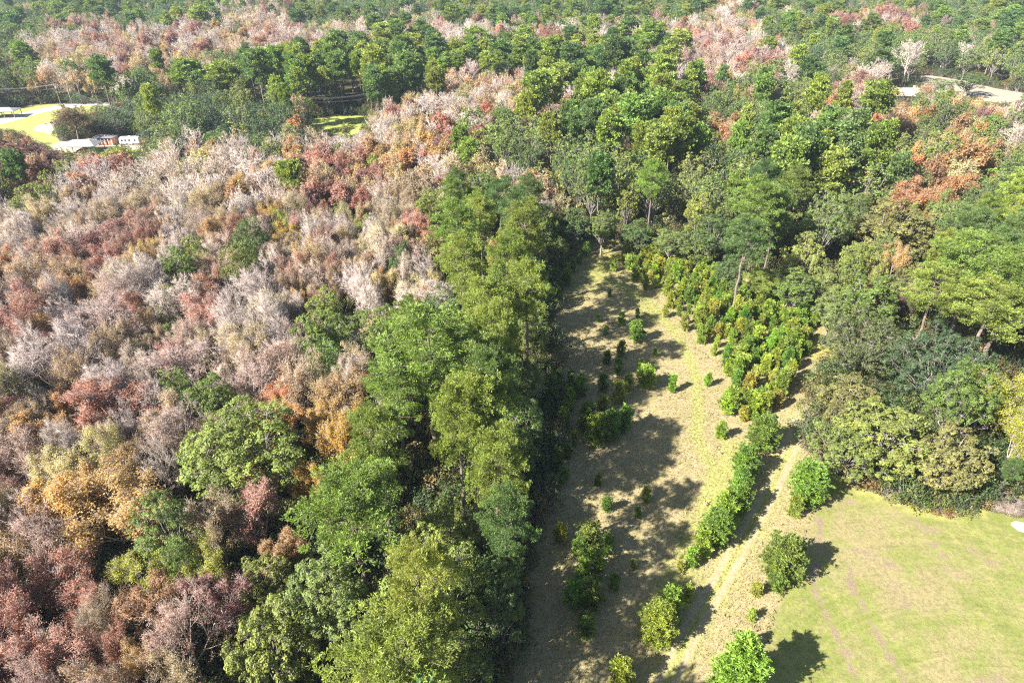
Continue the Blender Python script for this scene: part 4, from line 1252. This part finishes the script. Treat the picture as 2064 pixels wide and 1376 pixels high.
def place_young(x, y, H, tint, label, wf=1.0):
    i = int(rs.integers(60)); p = (YOUNG_BIG[i % 3] if H > 5.4 else YOUNG[i % 5])
    s = H / p['H']
    e = empty("young_pine", (x, y, 0.0), float(rs.uniform(0, 6.28)), (s * wf, s * wf, s))
    for nm, me in (("trunk", p['wood']), ("crown", p['leaf'])):
        c = link(nm, me, e); c['tint'] = [float(v * rs.uniform(.85, 1.15)) for v in tint]; c['bark'] = [1., 1., 1.]
    tag(e, label, 'young pine', "young pines of the meadow")
for bx, by, H, ti, lab in YP:
    p = at(bx, by, 0)
    place_young(p[0], p[1], H * 1.18, YP_T[ti], lab, 1.2 if H > 7 else (1.32 if H > 3.5 else 1.05))
# the thicket and the seedlings along the shaded wood edge
YOUNG_CELLS = []
def young_area(poly, step, hr, tints, where, limit):
    P = np.array(G(poly)); x0, y0 = P.min(0); x1, y1 = P.max(0)
    pts = []
    for _ in range(6000):
        q = rs.uniform((x0, y0), (x1, y1))
        if not inside(P, q[0:1], q[1:2])[0]: continue
        if any((q[0] - a) ** 2 + (q[1] - b) ** 2 < step ** 2 for a, b in YOUNG_CELLS): continue
        pts.append(q); YOUNG_CELLS.append(tuple(q))
        if len(pts) >= limit: break
    pts.sort(key=lambda q: (-q[1], q[0]))
    for i, q in enumerate(pts):
        H = rs.uniform(*hr); ti = tints[rs.integers(len(tints))]
        tall = "tall" if H > hr[0] * .35 + hr[1] * .65 else ("low" if H < hr[0] * .7 + hr[1] * .3 else "middling")
        tone = ("deep green", "fresh green", "yellow-green", "browning")[ti]
        row, colm = i // 12, i % 12
        place_young(q[0], q[1], H, YP_T[ti], "%s %s young pine %s, %s, %s across" % (tall, tone, where, ORD[min(row, 11)] + (" row" if row < 12 else " row on"), ORD[colm] if colm else "first"), float(rs.uniform(.8, 1.1)))
young_area(THICKET, 1.75, (1.8, 4.3), (2, 2, 1, 2, 3, 1), "in the far yellowish thicket", 68)
young_area(THICKET2, 2.0, (2.2, 5.4), (1, 0, 0, 1, 2, 1, 3, 1), "in the big thicket", 135)
young_area([(1110, 1000), (1105, 900), (1112, 780), (1150, 770), (1160, 860), (1150, 960)], 2.6, (2.5, 4.5), (0, 0, 1), "in the dark edge", 16)
young_area([(1110, 560), (1130, 530), (1185, 500), (1190, 520), (1150, 570), (1125, 610)], 2.6, (2.5, 4.2), (0, 0, 0), "in the dark upper corner", 14)

# ------------------------------------------------------------------ shrubs along the edges
def shrub(px, py, W, H, tint, label, kind='bush', name='shrub'):
    p = at(px, py, 0)
    lst = BUSH if kind == 'bush' else TWIGGY
    b = lst[int(rs.integers(len(lst)))]
    e = empty(name, (p[0], p[1], 0.0), float(rs.uniform(0, 6.28)), (W / b['W'], W / b['W'], H / b['H']))
    for nm, me in (("stems", b['wood']), ("crown", b['leaf'])):
        if me is None: continue
        c = link(nm, me, e); c['tint'] = [float(v) for v in tint]; c['bark'] = [1.0, .92, .85]
    tag(e, label, 'shrub', "shrubs at the wood edges")
shrub(1655, 915, 2.9, 3.2, (.11, .13, .085), "grey-green shrub with dead top where the track meets the wood")
shrub(1625, 868, 2.0, 1.8, (.09, .12, .05), "low green shrub left end of the wood edge by the track")
shrub(2028, 1028, 2.4, 1.7, (.17, .12, .09), "low brown twiggy bush at the lawn's far edge", 'twig')
EDGE = [(1690, 955), (1722, 972), (1752, 985), (1785, 998), (1815, 1008), (1845, 1022), (1872, 1028), (1900, 1034), (1925, 1035), (1950, 1028), (1975, 1018), (1668, 935), (1640, 890)]
ENAMES = ["olive", "yellow-green", "russet", "grey-green", "dark green"]
ECOL = [(.14, .15, .05), (.20, .20, .045), (.22, .11, .05), (.12, .145, .08), (.06, .09, .035)]
for i, (x, y) in enumerate(EDGE):
    k = (i * 3 + 1) % 5
    shrub(x, y, rs.uniform(1.3, 2.2), rs.uniform(1.4, 2.8), ECOL[k], "%s shrub at the lawn's top edge, %s from the right" % (ENAMES[k], ["thirteenth", "twelfth", "eleventh", "tenth", "ninth", "eighth", "seventh", "sixth", "fifth", "fourth", "third", "second", "first"][12 - i] if i < 11 else ("second behind the track's bend" if i == 11 else "beside the track")))
for i, (x, y) in enumerate([(1108, 905), (1090, 990), (1072, 1075), (1050, 1130), (1040, 1210), (1020, 1290), (1102, 700), (1108, 640), (1100, 780), (1150, 505), (1700, 705), (1660, 742), (1640, 790)]):
    shrub(x, y, rs.uniform(1.6, 2.6), rs.uniform(2, 3.6), ECOL[4] if i < 10 else ECOL[0],
          "dark shrub under the edge trees %s" % ["beside the shaded pine clump", "below the shaded clump", "beside the dark gap", "under the dark gap", "by the lower pine cluster", "near the bottom of the shaded edge", "far up the left meadow edge", "at the narrowest shade", "above the shaded clump", "at the meadow's upper corner", "right of the bright grass pocket", "below the bright grass pocket", "at the thicket's lower right"][i])

# ------------------------------------------------------------------ undergrowth between the trunks, and grass
ug = []
edge_g = G(LEFT_EDGE)
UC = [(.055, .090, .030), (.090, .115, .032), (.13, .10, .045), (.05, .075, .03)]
for _ in range(40000):
    y = 28 + 300 * rng.uniform() ** .9
    half = .80 * (y * CP + 60 * SP) + 10
    x = rng.uniform(-half, half)
    a, b, dp = px_of((x, y, 0)); a2, b2, _ = px_of((x, y, 3.0))
    if dp[0] < 10: continue
    if in_clearing(a, b)[0] or in_clearing(a2, b2)[0]:
        if not (dist_line(np.array([[x, y]]), edge_g)[0] < 2.2 and rng.uniform() < .8): continue
    f = rng.uniform(.9, 2.3)
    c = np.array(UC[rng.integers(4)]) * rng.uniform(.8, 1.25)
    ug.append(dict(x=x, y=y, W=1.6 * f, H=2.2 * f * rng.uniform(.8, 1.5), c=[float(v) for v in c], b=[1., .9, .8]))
    if len(ug) >= 13000: break
# bushes packed close under the trees that overhang the meadow
for a_, b_ in zip(edge_g[:-1], edge_g[1:]):
    a_, b_ = np.array(a_), np.array(b_)
    for j in range(int(np.linalg.norm(b_ - a_) * 1.3)):
        q = a_ + (b_ - a_) * rng.uniform() + rng.normal(0, 1.4, 2) + np.array([-1.2, 0])
        f = rng.uniform(1.0, 2.0)
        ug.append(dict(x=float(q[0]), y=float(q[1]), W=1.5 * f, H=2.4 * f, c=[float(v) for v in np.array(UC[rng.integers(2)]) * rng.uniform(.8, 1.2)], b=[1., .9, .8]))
for poly in (YARD, GLADE, SAND, HOUSE):
    g_ = G(poly); arr = np.array(g_)
    for a_, b_ in zip(g_, g_[1:] + g_[:1]):
        a_, b_ = np.array(a_), np.array(b_)
        for j in range(int(np.linalg.norm(b_ - a_) * 1.1)):
            q = a_ + (b_ - a_) * rng.uniform() + rng.normal(0, 4.5, 2)
            top = px_of((q[0], q[1], 4.0))
            if inside(arr, q[:1], q[1:])[0] or in_clearing(top[0], top[1])[0]: continue
            f = rng.uniform(1.2, 2.8)
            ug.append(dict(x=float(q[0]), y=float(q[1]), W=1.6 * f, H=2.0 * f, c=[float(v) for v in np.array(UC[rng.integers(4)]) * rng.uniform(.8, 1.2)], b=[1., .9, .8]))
bsrc = []
for b in BUSH[:3]:
    q = ug.pop()
    o = link("shrub", b['all'], None, (q['x'], q['y'], 0)); o['tint'] = q['c']; o['bark'] = q['b']; tag(o, "low green shrub under the trees, %s" % ["deep in the left wood", "near the meadow", "in the right-hand wood"][len(bsrc)], 'shrub', "shrubs under the trees")
    bsrc.append((o, b['W'], b['H']))
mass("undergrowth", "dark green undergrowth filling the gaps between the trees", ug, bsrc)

def grass_material():
    m, nt = new_mat("grass_blades")
    va = N(nt, "ShaderNodeAttribute", attribute_type='GEOMETRY', attribute_name='shade')
    sp = N(nt, "ShaderNodeSeparateXYZ"); nt.links.new(va.outputs['Vector'], sp.inputs[0])
    straw = mixc(nt, sp.outputs[0], (.20, .15, .08), (.42, .345, .21))
    green = mixc(nt, sp.outputs[0], (.16, .17, .05), (.30, .29, .10))
    c = mixc(nt, sp.outputs[2], straw, green)
    p = N(nt, "ShaderNodeBsdfPrincipled"); p.inputs['Roughness'].default_value = .8; p.inputs['Specular IOR Level'].default_value = .15
    nt.links.new(c, p.inputs['Base Color'])
    tr = N(nt, "ShaderNodeBsdfTranslucent"); nt.links.new(c, tr.inputs[0])
    mx = N(nt, "ShaderNodeMixShader"); mx.inputs[0].default_value = .3
    nt.links.new(p.outputs[0], mx.inputs[1]); nt.links.new(tr.outputs[0], mx.inputs[2])
    o = N(nt, "ShaderNodeOutputMaterial"); nt.links.new(mx.outputs[0], o.inputs[0])
    return m
M_GRASS = grass_material()
def grass(name, label, n, keep, hmin, hmax, greenf):
    P = np.array(MEADOW_G); x0, y0 = P.min(0); x1, y1 = np.minimum(P.max(0), (130, 190))
    V = rs.uniform((x0, max(y0, 30)), (x1, y1), (n * 3, 2))
    px, py, dp = px_of(np.column_stack([V, np.zeros(len(V))]))
    ok = keep(V) & (px > -60) & (px < 2130) & (py < 1420)
    V = V[ok][:n]
    s = Soup()
    g = np.clip(greenf(V) + rs.normal(0, .25, len(V)), 0, 1)
    sh = np.column_stack([np.clip(rs.normal(.5, .25, len(V)), 0, 1), np.zeros(len(V)), g])
    H = rs.uniform(hmin, hmax, len(V))
    P3 = np.column_stack([V, np.full(len(V), .06)])
    D = unit(np.column_stack([rs.normal(.15, .35, len(V)), rs.normal(0, .35, len(V)), np.ones(len(V))]))
    tufts(s, P3, D, H, sh, k=3, mi=0, spread=.4, width=.12, r=rs)
    me = s.mesh(name, [M_GRASS])
    return tag(link(name, me), label, kind='stuff')
def m_green(V):
    return np.clip(np.maximum(line_mask(V, PATH_A, .8, 1.4), np.clip((V[:, 1] - 118) / 25, 0, 1)) + line_mask(V, TRACK_M, 2.5, 4) * .4 + .12, 0, 1)
off_track = lambda V: (dist_line(V, TRACK_L) > .5) & (dist_line(V, TRACK_R) > .5)
grass("dry_grass", "dry straw tufts standing over the rough meadow", 110000, lambda V: (soft_poly(V, MEADOW_G, 2.) > .2) & ~inside(LAWN_G, V[:, 0], V[:, 1]) & off_track(V), .08, .30, m_green)
edge_line = G([(1650, 940), (1700, 972), (1800, 1008), (1860, 1028), (1910, 1036), (1960, 1026), (2010, 1006), (2064, 981), (2200, 930)])
wv = lambda V: (np.sin(V[:, 0] * .55 + 2 * np.sin(V[:, 1] * .23)) + np.sin(V[:, 1] * .4 + V[:, 0] * .2) > .55)
grass("dead_weeds", "brown dead weed clumps scattered through the rough meadow", 2600, lambda V: (soft_poly(V, MEADOW_G, 2.) > .5) & ~inside(LAWN_G, V[:, 0], V[:, 1]) & (dist_line(V, TRACK_M) > 2.2) & wv(V), .35, .85, lambda V: np.full(len(V), .25))
grass("tall_grass", "yellow-green rank grass along the top edge of the lawn", 6000, lambda V: dist_line(V, edge_line) < np.abs(rs.normal(0, 1.5, len(V))), .3, .9, lambda V: np.full(len(V), .6))
grass("rank_grass", "bright yellow grass in the pocket beside the thicket", 5000, lambda V: dist_line(V, G([(1700, 690), (1655, 706)])) < 4.5, .3, .8, lambda V: np.full(len(V), .95))

# ------------------------------------------------------------------ buildings, vehicles and small things
def bm_mesh(name, boxes, mat):
    """boxes: (x0,x1,y0,y1,z0,z1) joined in one mesh"""
    vs, fs = [], []
    for x0, x1, y0, y1, z0, z1 in boxes:
        n = len(vs)
        vs += [(x0, y0, z0), (x1, y0, z0), (x1, y1, z0), (x0, y1, z0), (x0, y0, z1), (x1, y0, z1), (x1, y1, z1), (x0, y1, z1)]
        fs += [tuple(n + i for i in f) for f in ((0, 3, 2, 1), (4, 5, 6, 7), (0, 1, 5, 4), (1, 2, 6, 5), (2, 3, 7, 6), (3, 0, 4, 7))]
    me = bpy.data.meshes.new(name); me.from_pydata(vs, [], fs); me.materials.append(mat); me.update()
    return me
def raw(name, vs, fs, mat, smooth=False):
    me = bpy.data.meshes.new(name); me.from_pydata(vs, [], fs); me.materials.append(mat); me.update()
    if smooth: me.polygons.foreach_set('use_smooth', [True] * len(fs))
    return me
def cyl(name, r, z0, z1, mat, axis='z', n=14, r1=None, c=(0, 0, 0)):
    r1 = r if r1 is None else r1
    vs = []
    for zz, rr in ((z0, r), (z1, r1)):
        for i in range(n):
            a = 2 * math.pi * i / n; u, v = rr * math.cos(a), rr * math.sin(a)
            vs.append((u + c[0], v + c[1], zz + c[2]) if axis == 'z' else ((u + c[0], zz + c[1], v + c[2]) if axis == 'y' else (zz + c[0], u + c[1], v + c[2])))
    fs = [tuple(range(n)), tuple(range(2 * n - 1, n - 1, -1))] + [(i, (i + 1) % n, n + (i + 1) % n, n + i) for i in range(n)]
    return raw(name, vs, fs, mat)

M_WHITE = plain("white_paint", (.72, .72, .71), .35, spec=.5)
M_DARK = plain("dark_glass", (.03, .035, .045), .12, noise=.02)
M_TYRE = plain("tyre_rubber", (.03, .03, .03), .8)
M_STEEL = plain("galvanised_steel", (.46, .46, .47), .45, .6)
M_RED = plain("orange_red_boards", (.52, .13, .045), .7, noise=.3, scale=2)
M_ROOFG = plain("grey_roofing", (.21, .215, .225), .6, noise=.2, scale=1.2)
M_ROOFD = plain("dark_roofing", (.17, .15, .16), .7, noise=.2)
M_WOODP = plain("weathered_post", (.22, .18, .15), .85, noise=.25)
M_TILE = plain("pinkish_roof", (.50, .31, .24), .75, noise=.2, scale=1.5)
M_WALLW = plain("cream_wall", (.74, .72, .66), .7)
M_SAND = plain("pale_sand", (.46, .38, .32), .95, noise=.15, scale=3)
M_WIRE = plain("wire", (.30, .30, .32), .4, .5)
M_BRICK = plain("brick_wall", (.38, .22, .17), .85, noise=.25)

def camper(px, py, rz):
    p = at(px, py)
    e = empty("camper_trailer", (p[0], p[1], .02), rz)
    tag(e, "white travel trailer with a row of dark windows beside the red shed", "camper")
    # rounded body section swept along x
    prof = [(-1.15, .55), (-1.2, .9), (-1.2, 2.3), (-1.05, 2.7), (-.7, 2.9), (0, 2.97), (.7, 2.9), (1.05, 2.7), (1.2, 2.3), (1.2, .9), (1.15, .55)]
    vs, fs = [], []
    st = [(-3.7, .72), (-3.5, .93), (-3.1, 1), (3.0, 1), (3.45, .9), (3.7, .62)]
    for x, s in st:
        for y, z in prof: vs.append((x, y * (.5 + .5 * s), .55 + (z - .55) * s))
    n = len(prof)
    for i in range(len(st) - 1):
        for j in range(n): fs.append((i * n + j, i * n + (j + 1) % n, (i + 1) * n + (j + 1) % n, (i + 1) * n + j))
    fs += [tuple(range(n - 1, -1, -1)), tuple((len(st) - 1) * n + j for j in range(n))]
    link("body", raw("camper_body", vs, fs, M_WHITE), e)
    for x in (-2.6, -1.3, .1, 2.1):
        w = link("window", bm_mesh("camper_window", [(x - .38, x + .38, -1.225, -1.19, 1.5, 2.1)], M_DARK), e)
        link("frame", bm_mesh("camper_window_frame", [(x - .43, x + .43, -1.215, -1.195, 1.44, 1.5), (x - .43, x + .43, -1.215, -1.195, 2.1, 2.16)], M_STEEL), w)
    d = link("door", bm_mesh("camper_door", [(.75, 1.4, -1.225, -1.19, .62, 2.35)], M_WALLW), e)
    link("handle", bm_mesh("camper_handle", [(.82, .9, -1.26, -1.225, 1.35, 1.42)], M_DARK), d)
    for x in (-.45, .45):
        for y in (-1.12, 1.12):
            wl = link("wheel", cyl("camper_tyre", .36, -.13, .13, M_TYRE, 'y', 16), e); wl.location = (x, y * .93, .36)
            link("rim", cyl("camper_rim", .2, -.14, .14, M_WHITE, 'y', 12), wl)
    link("awning", bm_mesh("camper_awning", [(-2.6, 2.2, -1.32, -1.21, 2.42, 2.56)], M_STEEL), e)
    link("roof_vent", bm_mesh("camper_vent", [(-.4, .4, -.35, .35, 2.96, 3.18)], M_WHITE), e)
    link("drawbar", bm_mesh("camper_drawbar", [(3.5, 4.8, -.07, .07, .42, .55), (4.6, 4.75, -.06, .06, .1, .42)], M_DARK), e)
camper(265, 291, math.radians(4))

def shed(px, py, rz):
    p = at(px, py)
    e = empty("red_shed", (p[0], p[1], .02), rz)
    tag(e, "orange-red wooden shed with a dark flat roof and white left end", "shed")
    w = link("wall", bm_mesh("shed_wall", [(-3.6, 3.6, -1.9, 1.9, 0, 2.7)], M_BRICK), e)
    for i in range(24):
        x = -2.4 + i * .25
        link("plank", bm_mesh("shed_plank", [(x + .01, x + .235, -1.94 - .01 * (i % 2), -1.9, .12, 1.75)], M_RED), e)
    link("window_band", bm_mesh("shed_window", [(-2.3, 3.3, -1.935, -1.9, 1.8, 2.5)], M_DARK), e)
    for x in (-2.35, -.9, .5, 1.9, 3.25): link("post", bm_mesh("shed_post", [(x - .08, x + .08, -2.02, -1.95, 0, 2.7)], M_WHITE), e)
    link("end_wall", bm_mesh("shed_end", [(-3.66, -2.5, -1.98, -1.9, 0, 2.6)], M_WHITE), e)
    r = link("roof", bm_mesh("shed_roof", [(-3.95, 3.95, -2.4, 2.3, 2.72, 2.9)], M_ROOFD), e)
    link("vent", bm_mesh("shed_vent", [(-.6, .2, -.4, .3, 2.9, 3.2)], M_ROOFG), r)
    link("door", bm_mesh("shed_door", [(1.0, 1.8, -1.985, -1.955, .1, 2.0)], M_DARK), e)
shed(217, 290, math.radians(-5))

def shelter(px, py, W, D, h, rise, rz, name, label, mat, posts, cat="shelter"):
    p = at(px, py)
    e = empty(name, (p[0], p[1], 0), rz)
    tag(e, label, cat)
    x, y = W / 2, D / 2; rx = max(.1, x - y * .8)
    vs = [(-x, -y, h), (x, -y, h), (x, y, h), (-x, y, h), (-rx, 0, h + rise), (rx, 0, h + rise), (-x, -y, h - .18), (x, -y, h - .18), (x, y, h - .18), (-x, y, h - .18)]
    fs = [(0, 1, 5, 4), (1, 2, 5), (2, 3, 4, 5), (3, 0, 4), (0, 6, 7, 1), (1, 7, 8, 2), (2, 8, 9, 3), (3, 9, 6, 0), (9, 8, 7, 6)]
    r = link("roof", raw("hip_roof", vs, fs, mat), e)
    link("ridge_cap", bm_mesh("ridge", [(-rx, rx, -.12, .12, h + rise - .03, h + rise + .06)], M_STEEL), r)
    for i in range(posts):
        xx = -x + .4 + (W - .8) * i / (posts - 1)
        for yy in (-y + .4, y - .4):
            link("post", bm_mesh("shelter_post", [(xx - .1, xx + .1, yy - .1, yy + .1, 0, h - .19)], M_WOODP), e)
    return e
shelter(170, 305, 12.5, 8, 2.8, 1.5, 0.05, "open_shelter", "low grey hip-roofed shelter on posts by the sandy drive", M_ROOFG, 4)
shelter(8, 236, 13, 7, 3.0, 1.0, .12, "carport", "grey flat-topped carport on dark posts left of the road", M_ROOFG, 4, "carport")
shelter(338, 258, 9, 6, 3.2, 1.2, .3, "metal_roofed_shed", "pale metal roof half hidden in the oak grove", M_STEEL, 3, "shed")

def house(px, py, rz):
    p = at(px, py)
    e = empty("house", (p[0], p[1], 0), rz)
    tag(e, "single-storey house with a pinkish roof and white gable end on the right", "house")
    link("wall", bm_mesh("house_wall", [(-9, 9, -4.5, 4.5, 0, 3.1)], M_BRICK), e)
    vs = [(-9.5, -5.2, 3.0), (9.5, -5.2, 3.0), (9.5, 5.2, 3.0), (-9.5, 5.2, 3.0), (-9.5, 0, 5.6), (9.5, 0, 5.6)]
    vs += [(a, b, c - .22) for a, b, c in vs]
    fs = [(0, 1, 5, 4), (2, 3, 4, 5), (7, 6, 10, 11), (9, 8, 11, 10), (0, 6, 7, 1), (2, 8, 9, 3), (0, 4, 10, 6), (4, 3, 9, 10), (1, 7, 11, 5), (5, 11, 8, 2)]
    r = link("roof", raw("house_roof", vs, fs, M_TILE), e)
    link("chimney", bm_mesh("house_chimney", [(3, 4, .5, 1.5, 4.6, 6.5)], M_BRICK), r)
    g = raw("house_gable", [(-9.03, -4.5, 0), (-9.03, 4.5, 0), (-9.03, 4.5, 3.1), (-9.03, 0, 5.3), (-9.03, -4.5, 3.1)], [(0, 4, 3, 2, 1)], M_WALLW)
    link("gable_wall", g, e)
    wing = link("wing", bm_mesh("house_wing", [(-15, -9.1, -4, 3, 0, 3.2)], M_WALLW), e)
    link("wing_roof", bm_mesh("house_wing_roof", [(-15.3, -9.05, -4.4, 3.4, 3.2, 3.4)], M_WHITE), wing)
    for x in (-13.5, -11.3):
        w = link("window", bm_mesh("house_window", [(x - .6, x + .6, -4.04, -4.0, 1.1, 2.4)], M_DARK), e)
        link("frame", bm_mesh("house_frame", [(x - .68, x + .68, -4.03, -4.005, 1.0, 1.1), (x - .68, x + .68, -4.03, -4.005, 2.4, 2.5)], M_WHITE), w)
    for x in (-7.4, -5.9, -4.4, -1.5, 2.5, 6):
        w = link("window", bm_mesh("house_window", [(x - .5, x + .5, -4.54, -4.5, .9, 2.4)], M_DARK), e)
        link("frame", bm_mesh("house_frame", [(x - .58, x + .58, -4.53, -4.505, .8, .9), (x - .58, x + .58, -4.53, -4.505, 2.4, 2.5)], M_WHITE), w)
    link("door", bm_mesh("house_door", [(-.1, .9, -4.54, -4.5, .1, 2.2)], M_DARK), e)
house(1822, 202, math.radians(-4))

def pole(px, py, H, label):
    p = at(px, py)
    e = empty("utility_pole", (p[0], p[1], 0), .2)
    tag(e, label, "utility pole", "utility poles along the road")
    link("shaft", cyl("pole_shaft", .17, -.2, H, M_WOODP, r1=.11), e)
    link("crossarm", bm_mesh("pole_arm", [(-.08, .08, -1.2, 1.2, H - .7, H - .55)], M_WOODP), e)
    for y in (-1.1, 0.35, 1.1): link("insulator", cyl("pole_insulator", .07, H - .55, H - .3, M_WHITE, n=8, c=(0, y, 0)), e)
    link("transformer", cyl("pole_transformer", .24, H - 2.1, H - 1.2, M_STEEL, n=12, c=(.35, 0, 0)), e)
    return np.array([p[0], p[1], H])
pA = pole(126, 220, 11, "utility pole behind the lawn by the pale road")
pB = pole(288, 283, 10.5, "pale utility pole between the camper and the oak grove")
pC = pole(603, 246, 10.5, "utility pole at the left end of the bright glade")
pD = at(-40, 226, 0); pD = np.array([pD[0], pD[1], 10.5]); pE = at(745, 236, 0); pE = np.array([pE[0], pE[1], 10])
def wires(a, b, name, label, n=3, r=.022):
    s = Soup()
    for j in range(n):
        off = np.array([0, (-1.1, .35, 1.1, 0)[j], (-.3, -.3, -.3, -1.9)[j]])
        A, B = a + off, b + off
        t = np.linspace(0, 1, 17)[:, None]
        P = A + (B - A) * t; P[:, 2] -= 4 * 1.1 * (t * (1 - t))[:, 0]
        tubes(s, P[:-1], P[1:], np.full(16, r), np.full(16, r), 4, 0)
    return tag(link(name, s.mesh(name, [M_WIRE])), label, "power line")
wires(pA, pD, "power_line", "power wires running left from the roadside pole")
wires(pA, pB, "power_line", "power wires crossing behind the brown open tree")
wires(pC, pE, "power_line", "power wires above the back of the bright glade", 4)

# sand mound at the lawn's far edge, litter, dead branches
def mound(px, py, W, D, H):
    p = at(px, py)
    r = np.random.default_rng(5)
    vs, fs = [], []
    for i in range(7):
        u = i / 6; rr = math.sqrt(1 - (u * .98) ** 2)
        for j in range(20):
            a = j * math.pi / 10; k = 1 + .1 * math.sin(3 * a + 1) + r.normal(0, .03)
            vs.append((W * rr * k * math.cos(a), D * rr * k * math.sin(a), H * u))
    for i in range(6):
        for j in range(20): fs.append((i * 20 + j, i * 20 + (j + 1) % 20, (i + 1) * 20 + (j + 1) % 20, (i + 1) * 20 + j))
    fs.append(tuple(120 + j for j in range(20)))
    o = link("sand_mound", raw("sand_mound", vs, fs, M_SAND, True), None, (p[0], p[1], .05))
    tag(o, "low pale pinkish sand mound on the lawn at the right edge", "mound")
mound(2058, 1062, 1.25, 1.0, .55)
def scrap(px, py, s, label, seed, mat):
    p = at(px, py); r = np.random.default_rng(seed)
    q = r.uniform(-1, 1, (9, 3)) * np.array([s, s * .7, s * .2]); q[:, 2] = np.abs(q[:, 2]) + .08
    fs = [(0, 1, 2), (1, 2, 3), (2, 3, 4), (3, 4, 5), (5, 6, 7), (6, 7, 8)]
    o = link("litter", raw("litter", [tuple(v) for v in q], fs, mat), None, (p[0], p[1], .08))
    tag(o, label, "litter")
scrap(1273, 1059, .38, "crumpled white scrap lying in the shaded meadow", 3, M_WHITE)
scrap(1479, 1149, .30, "pale scrap lying between the wheel ruts of the track", 8, M_WHITE)
s, mats = open_tree(901, H=4.5, W=2.2, n=(5, 4, 3, 2), twig=.03)
for (x, y, z, lab) in ((985, 1030, 6.5, "bleached dead branches hanging in the dark gap at the meadow edge"),):
    p = at(x, y, z)
    o = link("dead_branch", s.mesh("dead_branch", mats), None, (p[0], p[1], z)); o.rotation_euler = (1.2, .5, .6); o['bark'] = [1.3, 1.2, 1.2]; o['tint'] = [.3, .2, .1]
    tag(o, lab, "dead branch")

# ------------------------------------------------------------------ air
hz = bpy.data.meshes.new("haze")
x0, x1, y0, y1, z0, z1 = -4050, 4050, -1550, 7050, -1.0, 74.0
hz.from_pydata([(x0, y0, z0), (x1, y0, z0), (x1, y1, z0), (x0, y1, z0), (x0, y0, z1), (x1, y0, z1), (x1, y1, z1), (x0, y1, z1)], [],
               [(0, 3, 2, 1), (4, 5, 6, 7), (0, 1, 5, 4), (1, 2, 6, 5), (2, 3, 7, 6), (3, 0, 4, 7)])
m, nt = new_mat("haze_air")
pv = N(nt, "ShaderNodeVolumePrincipled")
pv.inputs['Color'].default_value = (.66, .82, 1.0, 1)
pv.inputs['Density'].default_value = HAZE
pv.inputs['Anisotropy'].default_value = 0.2
o = N(nt, "ShaderNodeOutputMaterial"); nt.links.new(pv.outputs[0], o.inputs[1])
hz.materials.append(m)
tag(link("haze", hz), kind='stuff', label="thin blue autumn haze over the woods")
